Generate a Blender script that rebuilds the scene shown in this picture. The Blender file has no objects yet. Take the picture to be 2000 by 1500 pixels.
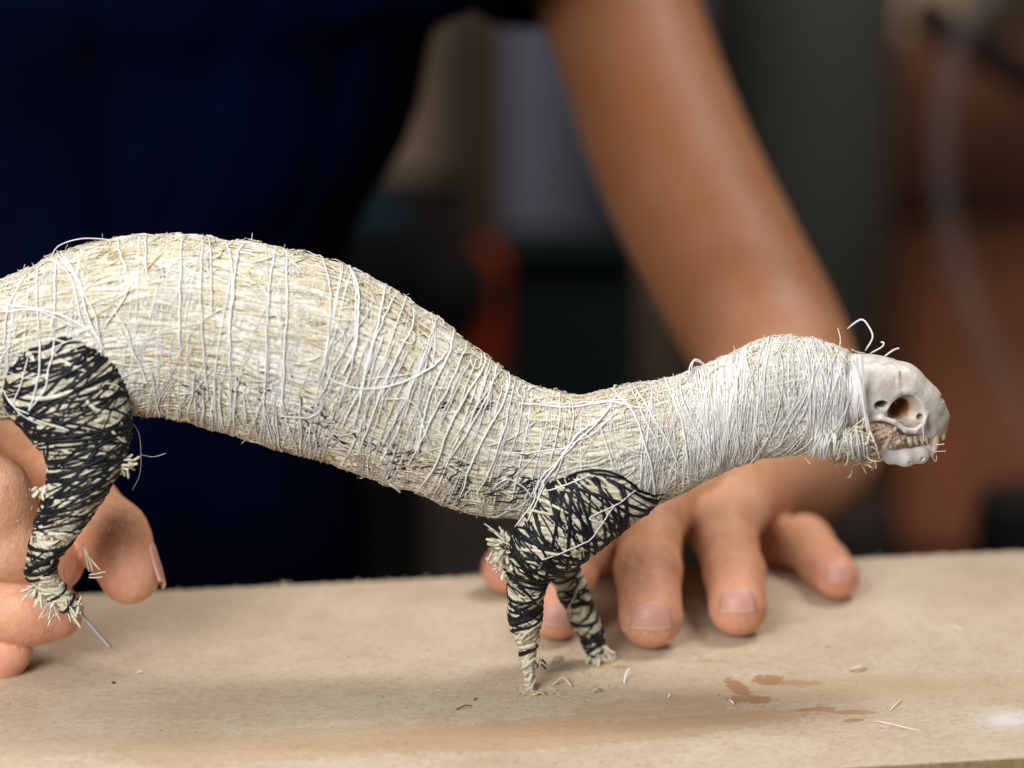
import bpy, math, random
import numpy as np
import openvdb as vdb
from mathutils import Vector
from mathutils.bvhtree import BVHTree
rng = np.random.default_rng(7)
random.seed(7)
sc = bpy.context.scene
COL = sc.collection
R = math.radians

# ------------------------------------------------------------------ camera
CAM = np.array([0.0, -0.75, 0.29]); PITCH = R(15.0); LENS = 100.0
cam = bpy.data.cameras.new('camera'); cam.lens = LENS; cam.sensor_width = 36
cam.clip_start = 0.02; cam.clip_end = 60
camo = bpy.data.objects.new('camera', cam); COL.objects.link(camo)
camo.location = CAM; camo.rotation_euler = (math.pi/2-PITCH, 0, 0)
cam.dof.use_dof = True; cam.dof.focus_distance = 0.784; cam.dof.aperture_fstop = 4.8
cam.dof.aperture_blades = 0
sc.camera = camo

# ------------------------------------------------------------------ world, lamps, exposure
w = bpy.data.worlds.new('World'); sc.world = w; w.use_nodes = True
bg = w.node_tree.nodes['Background']; bg.inputs[0].default_value = (0.75, 0.85, 1.0, 1); bg.inputs[1].default_value = 0.03
def area(name, loc, target, size, power, col, sy=None):
    l = bpy.data.lights.new(name, 'AREA'); l.energy = power; l.color = col
    l.shape = 'RECTANGLE'; l.size = size; l.size_y = sy or size
    o = bpy.data.objects.new(name, l); COL.objects.link(o); o.location = loc
    d = Vector(target)-Vector(loc); o.rotation_euler = d.to_track_quat('-Z', 'Y').to_euler()
    return o
area('ceiling_lamp', (-0.30, 0.0, 0.72), (0.0, 0.02, 0.0), 0.75, 2.3, (1.0, 0.96, 0.91))
area('window_light', (-0.34, -0.66, 0.50), (0.0, 0.0, 0.05), 0.36, 8.7, (1.0, 0.99, 0.97))
area('background_fill', (0.55, 0.35, 1.15), (0.3, 1.5, 0.1), 0.5, 20.0, (1.0, 0.93, 0.85))  # unseen fill lamp, added to brighten the blurred background
sc.view_settings.view_transform = 'Standard'; sc.view_settings.look = 'None'
sc.view_settings.exposure = 0.0; sc.view_settings.gamma = 1.0
sc.cycles.use_denoising = True
sc.cycles.max_bounces = 8

# ------------------------------------------------------------------ helpers: where a spot of the place lies
FPX = LENS/36.0*2000.0
FW = np.array([0, math.cos(PITCH), -math.sin(PITCH)]); UP = np.array([0, math.sin(PITCH), math.cos(PITCH)])
def ray(px, py):
    return FW + np.array([1.0, 0, 0])*((px-1000)/FPX) - UP*((py-750)/FPX)
def at(px, py, Y):
    d = ray(px, py); return CAM + d*((Y-CAM[1])/d[1])
def ground(px, py, z=0.0):
    d = ray(px, py); return CAM + d*((z-CAM[2])/d[2])
def tipg(px, py, r):
    g = ground(px, py); return g + np.array([0, 0.17*r, r])

def tag(o, label=None, cat=None, group=None, kind=None):
    if label: o['label'] = label
    if cat: o['category'] = cat
    if group: o['group'] = group
    if kind: o['kind'] = kind
    return o
def empty(name, loc, label, cat, group=None):
    o = bpy.data.objects.new(name, None); COL.objects.link(o); o.location = loc; o.empty_display_size = 0.01
    bpy.context.view_layer.update()
    return tag(o, label, cat, group)
def link(name, me, mat, parent=None):
    o = bpy.data.objects.new(name, me); COL.objects.link(o)
    if mat: me.materials.append(mat)
    if parent:
        o.parent = parent
        o.matrix_parent_inverse = parent_inv(parent)
    return o
def parent_inv(p):
    loc = Vector((0, 0, 0)); q = p
    while q is not None:
        if q.type == 'EMPTY': loc += q.location
        q = q.parent
    from mathutils import Matrix
    return Matrix.Translation(-loc) if p.type == 'EMPTY' else Matrix.Identity(4)
def mesh_np(name, V, F, smooth=True, attrs=None):
    """F: (n,k) int array"""
    V = np.asarray(V, dtype=np.float32); F = np.asarray(F, dtype=np.int32)
    me = bpy.data.meshes.new(name); n, k = F.shape
    me.vertices.add(len(V)); me.vertices.foreach_set('co', V.ravel())
    me.loops.add(n*k); me.loops.foreach_set('vertex_index', F.ravel())
    me.polygons.add(n); me.polygons.foreach_set('loop_start', np.arange(0, n*k, k, dtype=np.int32))
    me.polygons.foreach_set('use_smooth', np.full(n, smooth))
    me.update(calc_edges=True)
    for a, v in (attrs or {}).items():
        at_ = me.attributes.new(a, 'FLOAT', 'POINT'); at_.data.foreach_set('value', np.asarray(v, dtype=np.float32))
    return me

# smooth pseudo noise (sum of sines), about -1..1
class Wave:
    def __init__(s, scale, seed, n=9):
        g = np.random.default_rng(seed); d = g.normal(size=(n, 3)); d /= np.linalg.norm(d, axis=1)[:, None]
        s.k = d*(2*math.pi/scale)*g.uniform(0.6, 1.7, (n, 1)); s.p = g.uniform(0, 6.28, n); s.n = n
    def __call__(s, P):
        return np.sin(P@s.k.T+s.p).sum(-1)/math.sqrt(s.n)*0.8

# ------------------------------------------------------------------ materials
def mat(name):
    m = bpy.data.materials.new(name); m.use_nodes = True
    return m, m.node_tree.nodes, m.node_tree.links, m.node_tree.nodes['Principled BSDF']
def ramp(N, pts):
    r = N.new('ShaderNodeValToRGB'); e = r.color_ramp.elements
    while len(e) < len(pts): e.new(0.5)
    for i, (p, c) in enumerate(pts): e[i].position = p; e[i].color = (*c, 1) if len(c) == 3 else c
    return r
def noise(N, L, scale, detail=4, rough=0.55, vec=None, dist=0.0):
    n = N.new('ShaderNodeTexNoise'); n.inputs['Scale'].default_value = scale; n.inputs['Detail'].default_value = detail
    n.inputs['Roughness'].default_value = rough; n.inputs['Distortion'].default_value = dist
    if vec is None:
        tc = N.new('ShaderNodeTexCoord'); vec = tc.outputs['Object']
    L.new(vec, n.inputs['Vector']); return n
def bump(N, L, h, dist, strength, b):
    x = N.new('ShaderNodeBump'); x.inputs['Distance'].default_value = dist; x.inputs['Strength'].default_value = strength
    L.new(h, x.inputs['Height']); L.new(x.outputs[0], b.inputs['Normal']); return x
def mixc(N, L, fac, a, b, mode='MIX'):
    m = N.new('ShaderNodeMix'); m.data_type = 'RGBA'; m.blend_type = mode
    for s, v in ((0, fac), (6, a), (7, b)):
        if hasattr(v, 'is_output') or hasattr(v, 'links'): L.new(v, m.inputs[s])
        elif s == 0: m.inputs[0].default_value = v
        else: m.inputs[s].default_value = (*v, 1)
    return m.outputs[2]
def math_(N, L, op, a, b=None, clamp=False):
    m = N.new('ShaderNodeMath'); m.operation = op; m.use_clamp = clamp
    for i, v in ((0, a), (1, b)):
        if v is None: continue
        if hasattr(v, 'links'): L.new(v, m.inputs[i])
        else: m.inputs[i].default_value = v
    return m.outputs[0]

def strand_mat(name, pts, rough=0.75, sss=0.0, fine=True, transl=0.0):
    m, N, L, b = mat(name)
    a = N.new('ShaderNodeAttribute'); a.attribute_name = 'tint'
    r = ramp(N, pts); L.new(a.outputs['Fac'], r.inputs[0])
    c = r.outputs[0]
    if fine:
        n = noise(N, L, 900, 3)
        n2 = ramp(N, [(0.3, (0.74, 0.72, 0.68)), (0.7, (1, 1, 1))]); L.new(n.outputs['Fac'], n2.inputs[0])
        c = mixc(N, L, 1.0, c, n2.outputs[0], 'MULTIPLY')
        bump(N, L, n.outputs['Fac'], 0.0002, 0.5, b)
    L.new(c, b.inputs['Base Color']); b.inputs['Roughness'].default_value = rough
    b.inputs['Specular IOR Level'].default_value = 0.35
    if sss:
        b.inputs['Subsurface Weight'].default_value = sss; b.inputs['Subsurface Scale'].default_value = 0.001
        b.inputs['Subsurface Radius'].default_value = (1, 0.9, 0.7)
    return m
M_STRAW = strand_mat('wood_wool', [(0.0, (0.40, 0.26, 0.12)), (0.2, (0.60, 0.49, 0.29)), (0.42, (0.72, 0.64, 0.44)), (0.68, (0.79, 0.75, 0.60)), (1.0, (0.85, 0.83, 0.77))])
M_CREAM = strand_mat('pale_wood_wool', [(0.0, (0.48, 0.42, 0.28)), (0.4, (0.68, 0.64, 0.49)), (1.0, (0.80, 0.78, 0.66))])
M_WHITE = strand_mat('white_thread', [(0.0, (0.72, 0.69, 0.61)), (0.5, (0.82, 0.81, 0.78)), (1.0, (0.87, 0.87, 0.88))], rough=0.6, fine=False)
M_BLACK = strand_mat('black_thread', [(0.0, (0.003, 0.0035, 0.006)), (1.0, (0.010, 0.011, 0.018))], rough=0.55, fine=False)
M_BLACK.node_tree.nodes['Principled BSDF'].inputs['Specular IOR Level'].default_value = 0.3

def core_mat():
    m, N, L, b = mat('packed_wood_wool')
    n = noise(N, L, 260, 6, 0.7); r = ramp(N, [(0.3, (0.22, 0.16, 0.085)), (0.5, (0.47, 0.38, 0.23)), (0.7, (0.62, 0.55, 0.38))])
    L.new(n.outputs['Fac'], r.inputs[0]); L.new(r.outputs[0], b.inputs['Base Color']); b.inputs['Roughness'].default_value = 0.85
    bump(N, L, n.outputs['Fac'], 0.001, 0.8, b); return m
M_CORE = core_mat()
def legcore_mat():
    m, N, L, b = mat('packed_pale_wood_wool')
    n = noise(N, L, 420, 5, 0.6); r = ramp(N, [(0.35, (0.10, 0.09, 0.065)), (0.6, (0.42, 0.38, 0.27))])
    L.new(n.outputs['Fac'], r.inputs[0]); L.new(r.outputs[0], b.inputs['Base Color']); b.inputs['Roughness'].default_value = 0.85
    return m
M_LEGCORE = legcore_mat()

def skin_mat():
    m, N, L, b = mat('skin')
    n = noise(N, L, 38, 5, 0.55); r = ramp(N, [(0.3, (0.60, 0.29, 0.155)), (0.52, (0.71, 0.39, 0.235)), (0.75, (0.77, 0.48, 0.33))])
    L.new(n.outputs['Fac'], r.inputs[0])
    n3 = noise(N, L, 420, 4, 0.6); r3 = ramp(N, [(0.35, (0.86, 0.80, 0.78)), (0.6, (1, 1, 1))]); L.new(n3.outputs['Fac'], r3.inputs[0])
    c = mixc(N, L, 0.8, r.outputs[0], r3.outputs[0], 'MULTIPLY')
    a = N.new('ShaderNodeAttribute'); a.attribute_name = 'tip'          # fingertips are redder by nature
    c = mixc(N, L, a.outputs['Fac'], c, (0.72, 0.33, 0.25))
    a2 = N.new('ShaderNodeAttribute'); a2.attribute_name = 'knuckle'
    c = mixc(N, L, math_(N, L, 'MULTIPLY', a2.outputs['Fac'], 0.35), c, (0.60, 0.25, 0.15))
    a3 = N.new('ShaderNodeAttribute'); a3.attribute_name = 'tan'  # shade of the receding wrist and forearm, mixed into the skin colour
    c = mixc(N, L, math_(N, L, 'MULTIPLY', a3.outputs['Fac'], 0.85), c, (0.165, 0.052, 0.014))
    L.new(c, b.inputs['Base Color'])
    b.inputs['Roughness'].default_value = 0.45; b.inputs['Specular IOR Level'].default_value = 0.26
    b.inputs['Subsurface Weight'].default_value = 0.35; b.inputs['Subsurface Scale'].default_value = 0.0032
    b.inputs['Subsurface Radius'].default_value = (1.0, 0.32, 0.16)
    v = N.new('ShaderNodeTexVoronoi'); v.inputs['Scale'].default_value = 1500
    tc = N.new('ShaderNodeTexCoord'); mp = N.new('ShaderNodeMapping'); mp.inputs['Scale'].default_value = (1, 1, 0.45)
    L.new(tc.outputs['Object'], mp.inputs[0]); L.new(mp.outputs[0], v.inputs['Vector'])
    wv = noise(N, L, 160, 5, 0.65, mp.outputs[0], 1.2)
    h = math_(N, L, 'ADD', math_(N, L, 'MULTIPLY', v.outputs['Distance'], 0.35), math_(N, L, 'MULTIPLY', wv.outputs['Fac'], 1.5))
    bump(N, L, h, 0.00038, 0.8, b)
    return m
M_SKIN = skin_mat()
def nail_mat():
    m, N, L, b = mat('nail')
    a = N.new('ShaderNodeAttribute'); a.attribute_name = 'tint'
    r = ramp(N, [(0.0, (0.66, 0.38, 0.28)), (0.16, (0.64, 0.34, 0.27)), (0.88, (0.62, 0.32, 0.26)), (0.95, (0.72, 0.50, 0.36)), (1.0, (0.74, 0.56, 0.42))])
    L.new(a.outputs['Fac'], r.inputs[0]); L.new(r.outputs[0], b.inputs['Base Color']); b.inputs['Roughness'].default_value = 0.46
    b.inputs['Subsurface Weight'].default_value = 0.2; b.inputs['Subsurface Scale'].default_value = 0.001
    return m
M_NAIL = nail_mat()
def bone_mat():
    m, N, L, b = mat('bone')
    n = noise(N, L, 130, 6, 0.6); r = ramp(N, [(0.30, (0.50, 0.42, 0.37)), (0.42, (0.63, 0.58, 0.52)), (0.56, (0.71, 0.68, 0.64)), (0.70, (0.64, 0.62, 0.66))])
    L.new(n.outputs['Fac'], r.inputs[0])
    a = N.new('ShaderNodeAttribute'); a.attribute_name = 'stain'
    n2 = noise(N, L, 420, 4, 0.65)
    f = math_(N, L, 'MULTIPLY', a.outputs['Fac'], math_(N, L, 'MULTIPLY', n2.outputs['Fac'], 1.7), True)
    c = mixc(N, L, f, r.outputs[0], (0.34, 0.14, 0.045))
    L.new(c, b.inputs['Base Color']); b.inputs['Roughness'].default_value = 0.42
    b.inputs['Subsurface Weight'].default_value = 0.15; b.inputs['Subsurface Scale'].default_value = 0.0015
    bump(N, L, n2.outputs['Fac'], 0.0003, 0.35, b); return m
M_BONE = bone_mat()
def simple(name, col, rough=0.6, metal=0.0, nscale=None, var=0.2, bmp=0.0):
    m, N, L, b = mat(name); b.inputs['Roughness'].default_value = rough; b.inputs['Metallic'].default_value = metal
    if nscale:
        n = noise(N, L, nscale, 5, 0.6)
        r = ramp(N, [(0.3, tuple(c*(1-var) for c in col)), (0.7, tuple(min(1, c*(1+var)) for c in col))])
        L.new(n.outputs['Fac'], r.inputs[0]); L.new(r.outputs[0], b.inputs['Base Color'])
        if bmp: bump(N, L, n.outputs['Fac'], bmp, 0.5, b)
    else: b.inputs['Base Color'].default_value = (*col, 1)
    return m

# ------------------------------------------------------------------ strands and lofts
def strands(name, P, Nr, hw, ht, tint, m, parent=None, sides=4, taper=0.35, kind='stuff'):
    """P,Nr: (N,K,3); hw, ht: half width / half thickness, scalar or (N,)"""
    n, K, _ = P.shape
    T = np.gradient(P, axis=1); T /= np.linalg.norm(T, axis=2, keepdims=True)+1e-12
    S = np.cross(T, Nr); S /= np.linalg.norm(S, axis=2, keepdims=True)+1e-12
    Q = np.cross(S, T)
    s = np.linspace(0, 1, K); prof = np.minimum(1, (np.minimum(s, 1-s)/0.12)*(1-taper)+taper)
    hw = np.broadcast_to(np.asarray(hw, float), (n,))[:, None, None]*prof[None, :, None]
    ht = np.broadcast_to(np.asarray(ht, float), (n,))[:, None, None]*prof[None, :, None]
    rings = []
    for k in range(sides):
        a = 2*math.pi*(k+0.5)/sides
        rings.append(P+S*hw*math.cos(a)*1.3+Q*ht*math.sin(a)*1.3)
    V = np.stack(rings, axis=2).reshape(-1, 3)                      # n,K,sides
    base = (np.arange(n)[:, None, None]*K+np.arange(K-1)[None, :, None])*sides
    k = np.arange(sides)[None, None, :]; k2 = (k+1) % sides
    F = np.stack([base+k, base+k2, base+sides+k2, base+sides+k], axis=-1).reshape(-1, 4)
    tt = np.repeat(np.broadcast_to(np.asarray(tint, float), (n,)), K*sides)
    me = mesh_np(name, V, F, True, {'tint': tt})
    o = link(name, me, m, parent)
    if kind: o['kind'] = kind
    return o

def ball(name, c, r, m, parent, sq=(1, 1, 1)):
    import bmesh
    bm = bmesh.new(); bmesh.ops.create_icosphere(bm, subdivisions=3, radius=r)
    wv = Wave(r*1.3, 77)
    for v in bm.verts:
        v.co = Vector([v.co[i]*sq[i] for i in range(3)])*(1+0.14*float(wv(np.array([v.co])+np.array(c))[0]))+Vector(c)
    me = bpy.data.meshes.new(name); bm.to_mesh(me); bm.free(); me.polygons.foreach_set('use_smooth', [True]*len(me.polygons))
    at_ = me.attributes.new('tint', 'FLOAT', 'POINT'); at_.data.foreach_set('value', np.full(len(me.vertices), .7, dtype=np.float32))
    return link(name, me, m, parent)

class Loft:
    """closed rounded form through (upper point, lower point) pairs"""
    def __init__(s, pairs, Y, ratio, lump=0.0, lump_scale=0.02, seed=1, sq=0.0):
        T, B = [], []
        for i, (a, b) in enumerate(pairs):
            y = Y[i] if hasattr(Y, '__len__') else Y
            T.append(at(a[0], a[1], y)); B.append(at(b[0], b[1], y))
        T = np.array(T); B = np.array(B)
        s.C = (T+B)/2; s.U = (T-B)/2; s.h = np.linalg.norm(s.U, axis=1)
        rr = np.array(ratio) if hasattr(ratio, '__len__') else np.full(len(T), ratio)
        s.W = s.h*rr; s.n = len(T); s.base = 0.0; s.lump = lump; s.wave = Wave(lump_scale, seed)
        s.wave2 = Wave(lump_scale*0.35, seed+5)
        s.len = np.linalg.norm(np.diff(s.C, axis=0), axis=1)
    def cr(s, A, u):
        u = np.clip(u, 0, s.n-1-1e-6); i = np.floor(u).astype(int); t = (u-i)
        if A.ndim > 1: t = t[..., None]
        p0 = A[np.maximum(i-1, 0)]; p1 = A[i]; p2 = A[i+1]; p3 = A[np.minimum(i+2, s.n-1)]
        return 0.5*((2*p1)+(-p0+p2)*t+(2*p0-5*p1+4*p2-p3)*t*t+(-p0+3*p1-3*p2+p3)*t**3)
    def raw(s, u, th):
        C = s.cr(s.C, u); U = s.cr(s.U, u); W = np.maximum(s.cr(s.W, u), 1e-5)
        return C+U*np.cos(th)[..., None]-np.array([0, 1.0, 0])*(W*np.sin(th))[..., None]
    def __call__(s, u, th, off=0.0):
        P = s.raw(u, th); e = 0.02
        du = s.raw(u+e, th)-s.raw(u-e, th); dt = s.raw(u, th+e)-s.raw(u, th-e)
        Nn = np.cross(du, dt); Nn /= np.linalg.norm(Nn, axis=-1, keepdims=True)+1e-12
        C = s.cr(s.C, u); sg = np.sign(((P-C)*Nn).sum(-1, keepdims=True)); Nn = Nn*np.where(sg == 0, 1, sg)
        d = s.lump*(s.wave(P)+0.5*s.wave2(P))+off+s.base
        return P+Nn*d[..., None], Nn
    def metric(s, u):
        i = np.clip(np.floor(u).astype(int), 0, s.n-2); return s.len[i]
    def rad(s, u): return np.maximum((s.cr(s.h, u)+s.cr(s.W, u))/2, 5e-4)
    def area_pick(s, n, u0=0, u1=None):
        u1 = s.n-1 if u1 is None else u1
        uu = np.linspace(u0, u1-1e-3, 400); wt = s.metric(uu)*s.rad(uu); c = np.cumsum(wt); c /= c[-1]
        return np.interp(rng.random(n), c, uu)
    def mesh(s, name, m, parent, nu=160, nt=64, off=0.0):
        u = np.linspace(0, s.n-1, nu); th = np.linspace(0, 2*math.pi, nt, endpoint=False)
        U_, T_ = np.meshgrid(u, th, indexing='ij'); P, _ = s(U_, T_, off)
        V = P.reshape(-1, 3); i = np.arange(nu-1)[:, None]*nt; k = np.arange(nt)[None, :]; k2 = (k+1) % nt
        F = np.stack([i+k, i+k2, i+nt+k2, i+nt+k], -1).reshape(-1, 4)
        c0 = len(V); V = np.vstack([V, P[0].mean(0), P[-1].mean(0)])
        kk = np.arange(nt); k3 = (kk+1) % nt
        F = np.vstack([F, np.stack([np.full(nt, c0), k3, kk, kk], -1)[:, [0, 1, 2, 2]]])if False else F
        me = bpy.data.meshes.new(name)
        caps = [(c0, int(b), int(a)) for a, b in zip(kk, k3)]+[(c0+1, int((nu-1)*nt+a), int((nu-1)*nt+b)) for a, b in zip(kk, k3)]
        me.from_pydata(V.tolist(), [], F.tolist()+caps); me.polygons.foreach_set('use_smooth', [True]*len(me.polygons)); me.update()
        return link(name, me, m, parent), BVHTree.FromPolygons([Vector(v) for v in V], F.tolist()+caps)
    def fibres(s, n, length, ang, angj, curl, u0=0, u1=None, off=(0, 0.0004), K=8, th=None):
        u = s.area_pick(n, u0, u1); t = rng.uniform(0, 2*math.pi, n) if th is None else rng.uniform(th[0], th[1], n)
        l = rng.uniform(length[0], length[1], n)
        a = (ang(u, t) if callable(ang) else ang)+rng.normal(0, angj, n)
        c = rng.normal(0, curl, n); ss = (np.arange(K)/(K-1)-0.5)[None, :]
        A = a[:, None]+c[:, None]*ss*2
        ds = l[:, None]/(K-1)
        du = np.cumsum(np.cos(A)*ds, 1)/s.metric(u)[:, None]; dt = np.cumsum(np.sin(A)*ds, 1)/s.rad(u)[:, None]
        UU = u[:, None]+du-du[:, K//2][:, None]; TT = t[:, None]+dt
        UU = np.clip(UU, 0.02, s.n-1.02)
        o = rng.uniform(off[0], off[1], n)[:, None]+rng.normal(0, 0.00012, (n, K))
        return s(UU, TT, o)+(UU, TT)

# pixel-traced lines laid on a form
def hit(bvh, px, py):
    d = Vector(ray(px, py)).normalized(); h = bvh.ray_cast(Vector(CAM), d)
    if h[0] is None: return None
    n = h[1]
    if n.dot(d) > 0: n = -n
    return np.array(h[0]), np.array(n)
def catmull(pts, K):
    p = np.array(pts, float); n = len(p); u = np.linspace(0, n-1-1e-6, K); i = u.astype(int); t = (u-i)[:, None]
    p0 = p[np.maximum(i-1, 0)]; p1 = p[i]; p2 = p[i+1]; p3 = p[np.minimum(i+2, n-1)]
    return 0.5*(2*p1+(-p0+p2)*t+(2*p0-5*p1+4*p2-p3)*t*t+(-p0+3*p1-3*p2+p3)*t**3)
def traced(bvh, pts, K, off):
    """-> P,N (K,3) or None"""
    Q = catmull(pts, K); P = []; Nn = []
    for x, y in Q:
        h = hit(bvh, x, y)
        if h is None:
            if P: P.append(None); Nn.append(None)
            else: P.append(None); Nn.append(None)
            continue
        P.append(h[0]+h[1]*off); Nn.append(h[1])
    ok = [i for i, p in enumerate(P) if p is not None]
    if len(ok) < K*0.6: return None
    P = [P[i] for i in ok]; Nn = [Nn[i] for i in ok]      # the line ends where the form ends
    f = np.linspace(0, len(ok)-1, K); i0 = np.minimum(f.astype(int), len(ok)-2); t = (f-i0)[:, None]
    P = np.array(P); Nn = np.array(Nn)
    return P[i0]*(1-t)+P[i0+1]*t, Nn[i0]*(1-t)+Nn[i0+1]*t

# ------------------------------------------------------------------ distance-field sculpting
def rcone(P, a, b, ra, rb):
    ba = b-a; l2 = ba@ba; rr = ra-rb; a2 = l2-rr*rr; il2 = 1.0/l2
    pa = P-a; y = pa@ba; z = y-l2
    t = pa*l2-y[:, None]*ba; x2 = (t*t).sum(1); y2 = y*y*l2; z2 = z*z*l2
    k = np.sign(rr)*rr*rr*x2
    c1 = np.sign(z)*a2*z2 > k; c2 = np.sign(y)*a2*y2 < k
    return np.where(c1, np.sqrt(x2+z2)*il2-rb, np.where(c2, np.sqrt(x2+y2)*il2-ra, (np.sqrt(x2*a2*il2)+y*rr)*il2-ra))
def ell(P, c, r):
    q = P-c; r = np.asarray(r); k0 = np.linalg.norm(q/r, axis=1); k1 = np.linalg.norm(q/(r*r), axis=1)
    return k0*(k0-1)/np.maximum(k1, 1e-9)
def smin(a, b, k):
    h = np.maximum(k-np.abs(a-b), 0)/k; return np.minimum(a, b)-h*h*k*0.25
def smax(a, b, k): return -smin(-a, -b, k)
def chain(P, pts, k=0.0015):
    d = None
    for (a, ra), (b, rb) in zip(pts[:-1], pts[1:]):
        e = rcone(P, np.asarray(a, float), np.asarray(b, float), ra, rb); d = e if d is None else smin(d, e, k)
    return d
def sculpt(fn, lo, hi, vox):
    lo = np.asarray(lo, float); hi = np.asarray(hi, float); B = 8
    nb = np.ceil((hi-lo)/(vox*B)).astype(int)
    I = np.stack(np.meshgrid(*[np.arange(k) for k in nb], indexing='ij'), -1).reshape(-1, 3)
    c = lo+(I*B+3.5)*vox; d = np.concatenate([fn(c[i:i+200000]) for i in range(0, len(c), 200000)])
    I = I[np.abs(d) < vox*B*0.87*1.25+2*vox]
    g = vdb.FloatGrid(3*vox); g.gridClass = vdb.GridClass.LEVEL_SET
    o = np.stack(np.meshgrid(*[np.arange(B)]*3, indexing='ij'), -1).reshape(-1, 3)
    for s0 in range(0, len(I), 400):
        J = I[s0:s0+400]; P = lo+(J[:, None, :]*B+o[None])*vox
        D = np.clip(fn(P.reshape(-1, 3)), -3*vox, 3*vox).astype(np.float32).reshape(len(J), B, B, B)
        for j, blk in zip(J, D): g.copyFromArray(np.ascontiguousarray(blk), ijk=tuple(int(v)*B for v in j))
    g.signedFloodFill()
    V, Q = g.convertToQuads(isovalue=0.0)
    return lo+V*vox, Q[:, ::-1]

# ================================================================== THE SETTING
A0, A1 = ground(170, 1160), ground(2000, 1075)
F0 = ground(1820, 1488)
yaw = math.atan2(A1[1]-A0[1], A1[0]-A0[0])
ux = np.array([math.cos(yaw), math.sin(yaw), 0]); uy = np.array([-math.sin(yaw), math.cos(yaw), 0])
B0 = (A0+A1)/2
DEPTH = float((B0-F0)@uy); THICK = 0.016
def loc_board(p): q = np.asarray(p)-B0; return np.array([q@ux, q@uy])
def board_mat():
    m, N, L, b = mat('fibreboard')
    tc = N.new('ShaderNodeTexCoord'); O = tc.outputs['Object']
    n1 = noise(N, L, 14, 5, 0.6, O); r1 = ramp(N, [(0.3, (0.50, 0.40, 0.295)), (0.5, (0.565, 0.465, 0.355)), (0.72, (0.62, 0.53, 0.42))]); L.new(n1.outputs['Fac'], r1.inputs[0])
    mp = N.new('ShaderNodeMapping'); mp.inputs['Scale'].default_value = (0.7, 1, 1); L.new(O, mp.inputs[0])
    n2 = noise(N, L, 620, 5, 0.75, mp.outputs[0], 0.6); r2 = ramp(N, [(0.32, (0.72, 0.66, 0.58)), (0.46, (0.96, 0.955, 0.945)), (0.66, (1.10, 1.09, 1.08))]); L.new(n2.outputs['Fac'], r2.inputs[0])
    c = mixc(N, L, 1.0, r1.outputs[0], r2.outputs[0], 'MULTIPLY')
    n3 = noise(N, L, 85, 4, 0.6, mp.outputs[0]); r3 = ramp(N, [(0.3, (0.90, 0.87, 0.83)), (0.6, (1, 1, 1))]); L.new(n3.outputs['Fac'], r3.inputs[0])
    c = mixc(N, L, 1.0, c, r3.outputs[0], 'MULTIPLY')
    n4 = noise(N, L, 900, 2, 0.5, O); r4 = ramp(N, [(0.25, (1, 1, 1)), (0.285, (0, 0, 0))]); L.new(n4.outputs['Fac'], r4.inputs[0])
    c = mixc(N, L, math_(N, L, 'MULTIPLY', r4.outputs[0], 0.75), c, (0.10, 0.07, 0.045))
    def blob(px, py, rx, ry, rot, col, amt, edge=0.12, nz=0.8, nsc=140, first=[]):
        nonlocal c
        q = loc_board(ground(px, py)); mm = N.new('ShaderNodeMapping'); mm.vector_type = 'TEXTURE'
        mm.inputs['Location'].default_value = (q[0], q[1], 0); mm.inputs['Rotation'].default_value = (0, 0, rot); mm.inputs['Scale'].default_value = (rx, ry, 1)
        L.new(O, mm.inputs[0]); ln = N.new('ShaderNodeVectorMath'); ln.operation = 'LENGTH'; L.new(mm.outputs[0], ln.inputs[0])
        nn = noise(N, L, nsc, 5, 0.65, O)
        d = math_(N, L, 'ADD', ln.outputs['Value'], math_(N, L, 'MULTIPLY', math_(N, L, 'SUBTRACT', nn.outputs['Fac'], 0.5), nz*2))
        rr = ramp(N, [(0.5*(1-edge), (1, 1, 1)), (0.5, (0, 0, 0))]); L.new(math_(N, L, 'MULTIPLY', d, 0.5), rr.inputs[0])
        c = mixc(N, L, math_(N, L, 'MULTIPLY', rr.outputs[0], amt), c, col)
    tan = (0.45, 0.30, 0.18)
    blob(1150, 1425, 0.064, 0.0115, 0.05, tan, 0.62, 0.06, 0.6, 380)
    blob(1330, 1412, 0.050, 0.0050, 0.06, (0.42, 0.265, 0.15), 0.45, 0.12, 1.1, 420)
    blob(820, 1440, 0.050, 0.0060, 0.05, (0.42, 0.265, 0.15), 0.38, 0.12, 1.1, 420)
    blob(640, 1450, 0.062, 0.0115, 0.04, tan, 0.42, 0.12, 0.6, 220)
    blob(150, 1455, 0.05, 0.008, 0.02, tan, 0.28, 0.3, 0.6, 120)
    blob(1290, 1378, 0.028, 0.0075, 0.05, tan, 0.5, 0.15, 0.6, 120)
    blob(1560, 1345, 0.05, 0.012, -0.05, (0.48, 0.34, 0.21), 0.40, 0.5, 0.7, 90)
    blob(1850, 1350, 0.05, 0.014, 0.0, (0.50, 0.38, 0.25), 0.35, 0.6, 0.7, 90)
    blob(440, 1380, 0.035, 0.010, 0.0, (0.46, 0.33, 0.22), 0.35, 0.6, 0.7, 90)
    br = (0.34, 0.175, 0.08)
    blob(1441, 1343, 0.0030, 0.0075, 0.15, br, 0.8, 0.12, 0.9, 420)
    blob(1466, 1366, 0.0068, 0.0034, -0.15, br, 0.8, 0.12, 0.9, 420)
    blob(1500, 1328, 0.0046, 0.0044, 0.0, br, 0.8, 0.12, 0.9, 420)
    blob(1548, 1334, 0.0085, 0.0028, -0.2, br, 0.55, 0.3, 1.2, 500)
    blob(1390, 1292, 0.009, 0.0016, -0.2, tan, 0.55, 0.4, 0.8, 200)
    blob(1592, 1385, 0.0065, 0.0017, 0.0, br, 0.65, 0.2, 1.2, 500)
    blob(1664, 1391, 0.0075, 0.0019, -0.15, br, 0.6, 0.2, 0.8, 300)
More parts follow.
